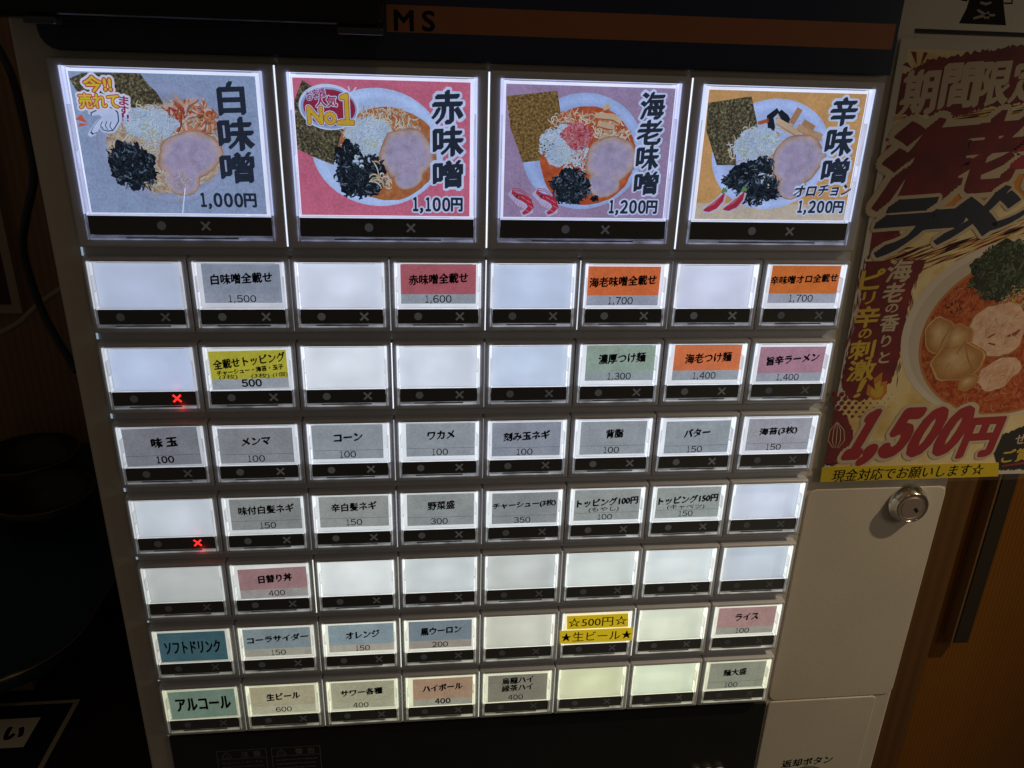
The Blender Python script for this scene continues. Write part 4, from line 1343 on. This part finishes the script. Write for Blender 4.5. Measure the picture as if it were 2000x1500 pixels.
# flame
for s_, m in ((1.0, P_OR), (.62, P_YEL)):
    pts = [(385, 962), (335, 930), (345, 870), (385, 900), (378, 840), (430, 800), (425, 860), (458, 850), (455, 920), (425, 958)]
    mb.poly(F(fb, [(400 + (x - 400) * s_, 925 + (y - 925) * s_) for x, y in pts]), z - .07 - (1 - s_) * .02, m)
# lettering
for ch, b in (('期', (550, 420, 745, 665)), ('間', (785, 380, 985, 622)), ('限', (990, 372, 1175, 612)), ('定', (1195, 350, 1390, 590)), ('！', (1430, 340, 1500, 560))):
    cx, cu, w, h = spa(*b)
    brush_text(mb, ch, cx, cu, w, h, z - .05, P_CRM, bold=1.4, rot=2)
def big_char(ch, b, fill, halo, bold, sp=spa, slant=.0, rise=.03, off=.11, zz=.17, rot=0):
    cx, cu, w, h = sp(*b)
    text(mb, ch, cx, cu, w, h, z - zz, halo, off=off, nib=(.04, .03), copies=2, slant=slant, rise=rise, rot=rot)
    brush_text(mb, ch, cx, cu, w, h, z - zz - .02, fill, bold=bold, slant=slant, rise=rise, rot=rot)
big_char('海', (455, 730, 915, 1195), P_MAR, P_CRM, 2.2, slant=.1, rise=.1)
big_char('老', (890, 680, 1235, 1105), P_MAR, P_CRM, 2.2, slant=.1, rise=.1)
big_char('辛', (1225, 640, 1560, 1060), P_RED, P_CRM, 2.2, slant=.1, rise=.1)
for ch, b in (('ラ', (400, 1190, 690, 1480)), ('ー', (705, 1235, 900, 1325)), ('メ', (815, 1120, 1115, 1400)), ('ン', (1090, 1130, 1330, 1330))):
    big_char(ch, b, P_NAVY, P_CRM, 2.3, slant=.22, rise=.08, off=.09, zz=.20)
for ch, b in (('海', (462, 142, 600, 268)), ('老', (437, 280, 555, 388)), ('の', (450, 402, 520, 450)), ('香', (420, 465, 525, 560)), ('り', (425, 585, 478, 650)), ('と', (412, 682, 470, 745))):
    cx, cu, w, h = spb(*b)
    brush_text(mb, ch, cx, cu, w, h, z - .08, P_CRM, bold=1.0)
for ch, b in (('ピ', (305, 200, 435, 312)), ('リ', (316, 332, 382, 400)), ('辛', (270, 418, 410, 535)), ('の', (292, 548, 364, 600)), ('刺', (240, 617, 380, 724)), ('激', (232, 732, 384, 848)), ('！', (268, 850, 330, 945))):
    cx, cu, w, h = spb(*b)
    brush_text(mb, ch, cx, cu, w * (.5 if ch == '！' else 1), h, z - .08, P_YEL, bold=1.1, slant=.25 if ch == '！' else 0)
mb.poly(jag_band(F(fb, [(1060, 1190), (1250, 1120), (1420, 1090), (1640, 1060)]), F(fb, [(1110, 1370), (1250, 1370), (1420, 1372), (1640, 1375)]), .8), z - .14, P_BLK)
ribbon(mb, F(fb, [(1130, 1350), (1300, 1325), (1600, 1318)]), 1.6, z - .15, P_RED, .5)
for s, b, m in (('ぜひ', (1212, 1160, 1330, 1215), P_CRM), ('ご賞味', (1135, 1245, 1380, 1318), P_YEL), ('ください', (1395, 1240, 1600, 1312), P_YEL)):
    cx, cu, w, h = spb(*b)
    brush_text(mb, s, cx, cu, w, h, z - .16, m, rot=3, bold=.8)
cx, cu, w, h = spb(235, 1000, 945, 1310)
for off, m, zz in ((.165, P_CRM, .2), (.085, P_RED, .23)):
    digits(mb, '1,500', cx, cu, w * .93, h * .80, z - zz, m, off=off, slant=.36, rise=.02, fill=.72)
cx, cu, w, h = spb(905, 1080, 1105, 1285)
for off, m, zz in ((.12, P_CRM, .2), (.05, P_RED, .23)):
    text(mb, '円', cx, cu, w * .9, h, z - zz, m, off=off, nib=(.02, .012), slant=.14, rise=.04)
poster = mb.build('promo_poster', None, (pp(PWID / 2, 0)[0], (PT + PB) / 2, PZ))
tag(poster, 'laminated limited-time spicy shrimp ramen poster overhanging the machine edge', 'poster')
mfilm, nt, b = newmat('clear_film')
b.inputs['Base Color'].default_value = (.9, .88, .82, 1)
b.inputs['Roughness'].default_value = .18
b.inputs['Alpha'].default_value = .035
mb = MB()
mb.poly([pp(-2.2, PB - 3.2), pp(PWID + 3, PB - 3.2), pp(PWID + 3, PT + 2.4), pp(-2.2, PT + 2.4)], PZ - .42, mfilm)
mb.build('laminate_film', poster, (pp(PWID / 2, 0)[0], (PT + PB) / 2, PZ))

# yellow paper strip stuck along the poster's foot
zn = PZ - .5
q = [fb(75, 1355), fb(1108, 1328), fb(1105, 1408), fb(62, 1442)]
mb = MB()
YP = plain('yellow_paper', (.66, .50, .035), .55, spec=.3, var=(40, .06))
mb.loft([([q[3], q[2], q[1], q[0]], zn + .05), ([q[3], q[2], q[1], q[0]], zn - .1)], YP, cap0=True, cap1=True)
cx, cu, w, h = spb(145, 1345, 1020, 1425)
text(mb, '現金対応でお願いします☆', cx, cu, w, h * .86, zn - .13, INK, off=.0, nib=(.014, .004), rot=1.2, slant=.10)
o = mb.build('notice_strip', None, (sum(p[0] for p in q) / 4, sum(p[1] for p in q) / 4, zn))
tag(o, 'yellow paper strip with slanted black writing taped along the foot of the poster', 'notice')

# ------------------------------------------------------------------ walls
def wood(key, dark, light, stripe, rough=.5):
    m, nt, b = newmat(key)
    g = N(nt, 'ShaderNodeNewGeometry')
    w = N(nt, 'ShaderNodeTexWave', wave_type='BANDS', bands_direction='X')
    w.inputs['Scale'].default_value = stripe
    w.inputs['Distortion'].default_value = 1.4
    w.inputs['Detail'].default_value = 3
    w.inputs['Detail Scale'].default_value = .6
    mp = N(nt, 'ShaderNodeMapping')
    mp.inputs['Scale'].default_value = (1, 1, .04)
    nt.links.new(g.outputs['Position'], mp.inputs['Vector'])
    nt.links.new(mp.outputs['Vector'], w.inputs['Vector'])
    t = noise(nt, 60, 5, .65, (1, 1, .03))
    t2 = noise(nt, 9, 3, .5, (1, 1, .4))
    a = N(nt, 'ShaderNodeMath', operation='ADD')
    nt.links.new(mul(nt, w.outputs['Fac'], .42), a.inputs[0])
    nt.links.new(mul(nt, t.outputs['Fac'], .40), a.inputs[1])
    a2 = N(nt, 'ShaderNodeMath', operation='ADD')
    nt.links.new(a.outputs[0], a2.inputs[0])
    nt.links.new(mul(nt, t2.outputs['Fac'], .2), a2.inputs[1])
    r = N(nt, 'ShaderNodeMix', data_type='RGBA')
    r.inputs[6].default_value = (*dark, 1); r.inputs[7].default_value = (*light, 1)
    nt.links.new(a2.outputs[0], r.inputs[0])
    nt.links.new(r.outputs[2], b.inputs['Base Color'])
    b.inputs['Roughness'].default_value = rough
    b.inputs['Specular IOR Level'].default_value = .3
    return m
WOOD = wood('warm_wood', (.13, .046, .004), (.27, .105, .010), 95)
WOODL = wood('dark_wood', (.22, .125, .065), (.38, .22, .12), 42)
mb = MB(); mb.box(251.8, 1100, -1300, 700, 150, 440, WOOD)
o = mb.build('wood_wall', None, (675, -1300, 150))
tag(o, 'warm brown wood panelled wall with fine vertical grain right of the machine', 'wall', kind='thing')
mb = MB(); mb.box(251.9, 384, -1300, 700, 144, 149.9, wood('shade_wood', (.09, .042, .014), (.15, .07, .022), 30))  # added thin dark board standing in for the machine's shade on the wall
o = mb.build('shade_strip', None, (318, -1300, 147))
tag(o, 'dark brown vertical strip standing in for shade on the wall beside the cream machine edge', 'shade strip')
mb = MB()
mb.box(399, 411, -346, 700, 138, 149.8, plain('black_rubber', (.022, .013, .006), .7))
mb.box(396.8, 398.9, -347, 700, 139, 149.8, plain('strip_edge', (.16, .09, .04), .4))
o = mb.build('wall_batten', None, (404, -346, 150))
tag(o, 'black vertical strip on the wood wall ending short below the poster', 'batten')

mb = MB(); mb.box(-1300, -183, -1300, 700, 450, 500, WOODL)
o = mb.build('wood_wall', None, (-700, -1300, 450))
tag(o, 'dark wooden wall in shadow left of the machine', 'wall', kind='thing')

# left side: framed print, two cables
mb = MB()
fx1 = at(44, 612, 440)[0]; fu0 = at(44, 612, 440)[1]
FR = plain('pale_frame', (.40, .32, .23), .5)
mb.box(fx1 - 260, fx1 - 8, fu0, fu0 + 8, 440, 450, FR)
mb.box(fx1 - 8, fx1, fu0, fu0 + 330, 440, 450, FR)
mb.box(fx1 - 260, fx1 - 8, fu0 + 322, fu0 + 330, 440, 450, FR)
mb.box(fx1 - 268, fx1 - 260, fu0, fu0 + 330, 440, 450, FR)
o = mb.build('framed_print', None, (fx1 - 130, fu0, 445))
tag(o, 'pale framed dark maroon print on the shadowed left wall', 'picture')
mb2 = MB(); mb2.box(fx1 - 259.8, fx1 - 8.2, fu0 + 8.2, fu0 + 321.8, 445, 449.5, plain('maroon_print', (.06, .012, .016), .5, var=(18, .3)))
mb2.build('print_sheet', o, (fx1 - 130, fu0 + 160, 447))

def spline(P, n=8):
    out = []
    for i in range(len(P) - 1):
        p0, p1, p2, p3 = P[max(i - 1, 0)], P[i], P[i + 1], P[min(i + 2, len(P) - 1)]
        for k in range(n):
            t = k / n
            out.append(tuple(.5 * (2 * b + (c - a) * t + (2 * a - 5 * b + 4 * c - d) * t * t + (3 * b - a - 3 * c + d) * t ** 3) for a, b, c, d in zip(p0, p1, p2, p3)))
    out.append(P[-1])
    return out
def cable(name, px, z, r, mat, label):
    P = [(*at(x, y, zz), zz) for (x, y), zz in zip(px, z)]
    mb = MB(); mb.tube(spline(P), r, mat)
    o = mb.build(name, None, P[len(P) // 2])
    tag(o, label, 'cable')
cable('power_cable', [(-30, 40), (0, 100), (22, 145), (42, 215), (60, 290), (66, 350), (52, 420), (45, 480), (58, 540), (84, 610), (110, 660), (150, 725)],
      [300, 290, 280, 240, 210, 200, 205, 215, 220, 215, 205, 190], 2.6, plain('blue_black_cable', (.012, .016, .026), .4), 'thin blue black cable looping down beside the machine')
cable('power_cable', [(150, 545), (110, 570), (72, 598), (40, 628), (0, 650), (-40, 662)], [330, 340, 350, 350, 345, 340], 2.6,
      plain('beige_cable', (.36, .29, .20), .5), 'beige cable running left from behind the machine')

# dark round-cornered counter with a metal edge, its bracket and two bowls
ct = empty('side_counter', (-400, -346, 250))
tag(ct, 'dark counter with rounded corner and thin metal edge left of machine', 'counter')
def hz_slab(mb, x0, x1, z0, z1, r, ut, ub, m, top=True):
    P = rrect(x0, x1, -z1, -z0, r, 10)             # in (x, -z)
    n = len(P); b = len(mb.v)
    mb.v += [(p[0], ub, -p[1]) for p in P] + [(p[0], ut, -p[1]) for p in P]
    for i in range(n):
        j = (i + 1) % n
        mb.smooth.add(len(mb.f))
        mb.face((b + i, b + j, b + n + j, b + n + i), m)
    mb.face([b + n + i for i in range(n)], m)
    mb.face([b + i for i in range(n)][::-1], m)
mb = MB(); hz_slab(mb, -620, -273, 92, 448, 62, -300, -312, plain('counter_top', (.018, .042, .070), .30, spec=.5, var=(14, .5)))
mb.build('counter_top', ct, (-450, -306, 270))
mb = MB(); hz_slab(mb, -621, -272, 91, 449.5, 62.5, -300.6, -303.4, plain('trim_metal', (.42, .34, .22), .28, metal=1))
mb.build('edge_trim', ct, (-450, -302, 270))
mb = MB()
mb.box(-420, -311, -346, -312.2, 138, 240, plain('bracket_wood', (.26, .18, .10), .6, var=(40, .3)))
mb.build('pedestal', ct, (-360, -330, 190))
def dish(cx, cz, r, label):
    mb = MB()
    prof = [(r * .45, 0), (r * .5, 3), (r * .8, 14), (r, 34), (r * .96, 34.4), (r * .78, 16), (r * .3, 6)]
    n = 36; b = len(mb.v)
    m = plain('dark_lacquer', (.012, .010, .010), .3); m2 = plain('brown_rim', (.14, .07, .035), .3)
    for rr, h in prof:
        mb.v += [(cx + rr * math.cos(2 * math.pi * k / n), -299.9 + h, cz + rr * math.sin(2 * math.pi * k / n)) for k in range(n)]
    for i in range(len(prof) - 1):
        for k in range(n):
            l = (k + 1) % n
            mb.smooth.add(len(mb.f))
            mb.face((b + i * n + k, b + i * n + l, b + (i + 1) * n + l, b + (i + 1) * n + k), m2 if i == 3 else m)
    mb.face([b + 6 * n + k for k in range(n)], m)
    o = mb.build('lacquer_bowl', None, (cx, -299.9, cz))
    tag(o, label, 'bowl', 'dark bowls on the counter')
dish(-398, 360, 44, 'dark lacquer bowl farther back on the counter by the wall')
dish(-352, 285, 40, 'dark lacquer bowl nearer the machine on the dark counter')

mb = MB(); mb.box(-620, -183, -356, -346.2, 15, 449.9, plain('plum_shelf', (.020, .009, .011), .5))
o = mb.build('low_shelf', None, (-400, -356, 250))
tag(o, 'dark plum shelf under the counter holding the table sign', 'shelf')
# sign lying on the shelf
mb = MB()
def hrect(x0, x1, z0, z1, u, m):
    b = len(mb.v)
    mb.v += [(x0, u, z0), (x1, u, z0), (x1, u, z1), (x0, u, z1)]
    mb.face((b, b + 1, b + 2, b + 3), m)
mb.box(-520, -273.6, -346, -345.4, 20, 126, plain('sign_navy', (.010, .014, .020), .45))
SG = plain('sign_line', (.45, .40, .32), .6)
hrect(-520, -274.2, 122.4, 125.4, -345.35, SG); hrect(-277.6, -274.2, 20, 122.3, -345.35, SG)
hrect(-480, -294.2, 84.6, 110.2, -345.32, plain('sign_white', (.80, .74, .62), .6, var=(30, .05)))
# the sign's lettering lies flat: draw it upright, then lay it down
t = MB()
text(t, 'い', -305.5, 0, 11.0, 10.0, 0, INK, off=.05, nib=(.02, .01))
b0 = len(mb.v)
mb.v += [(x, -345.28, 97.0 + u) for x, u, _ in t.v]
for fc in t.f:
    mb.face([b0 + k for k in fc], INK)
o = mb.build('table_sign', None, (-400, -346, 73))
tag(o, 'dark sign with pale border and white panel lettered い on the low shelf', 'sign')
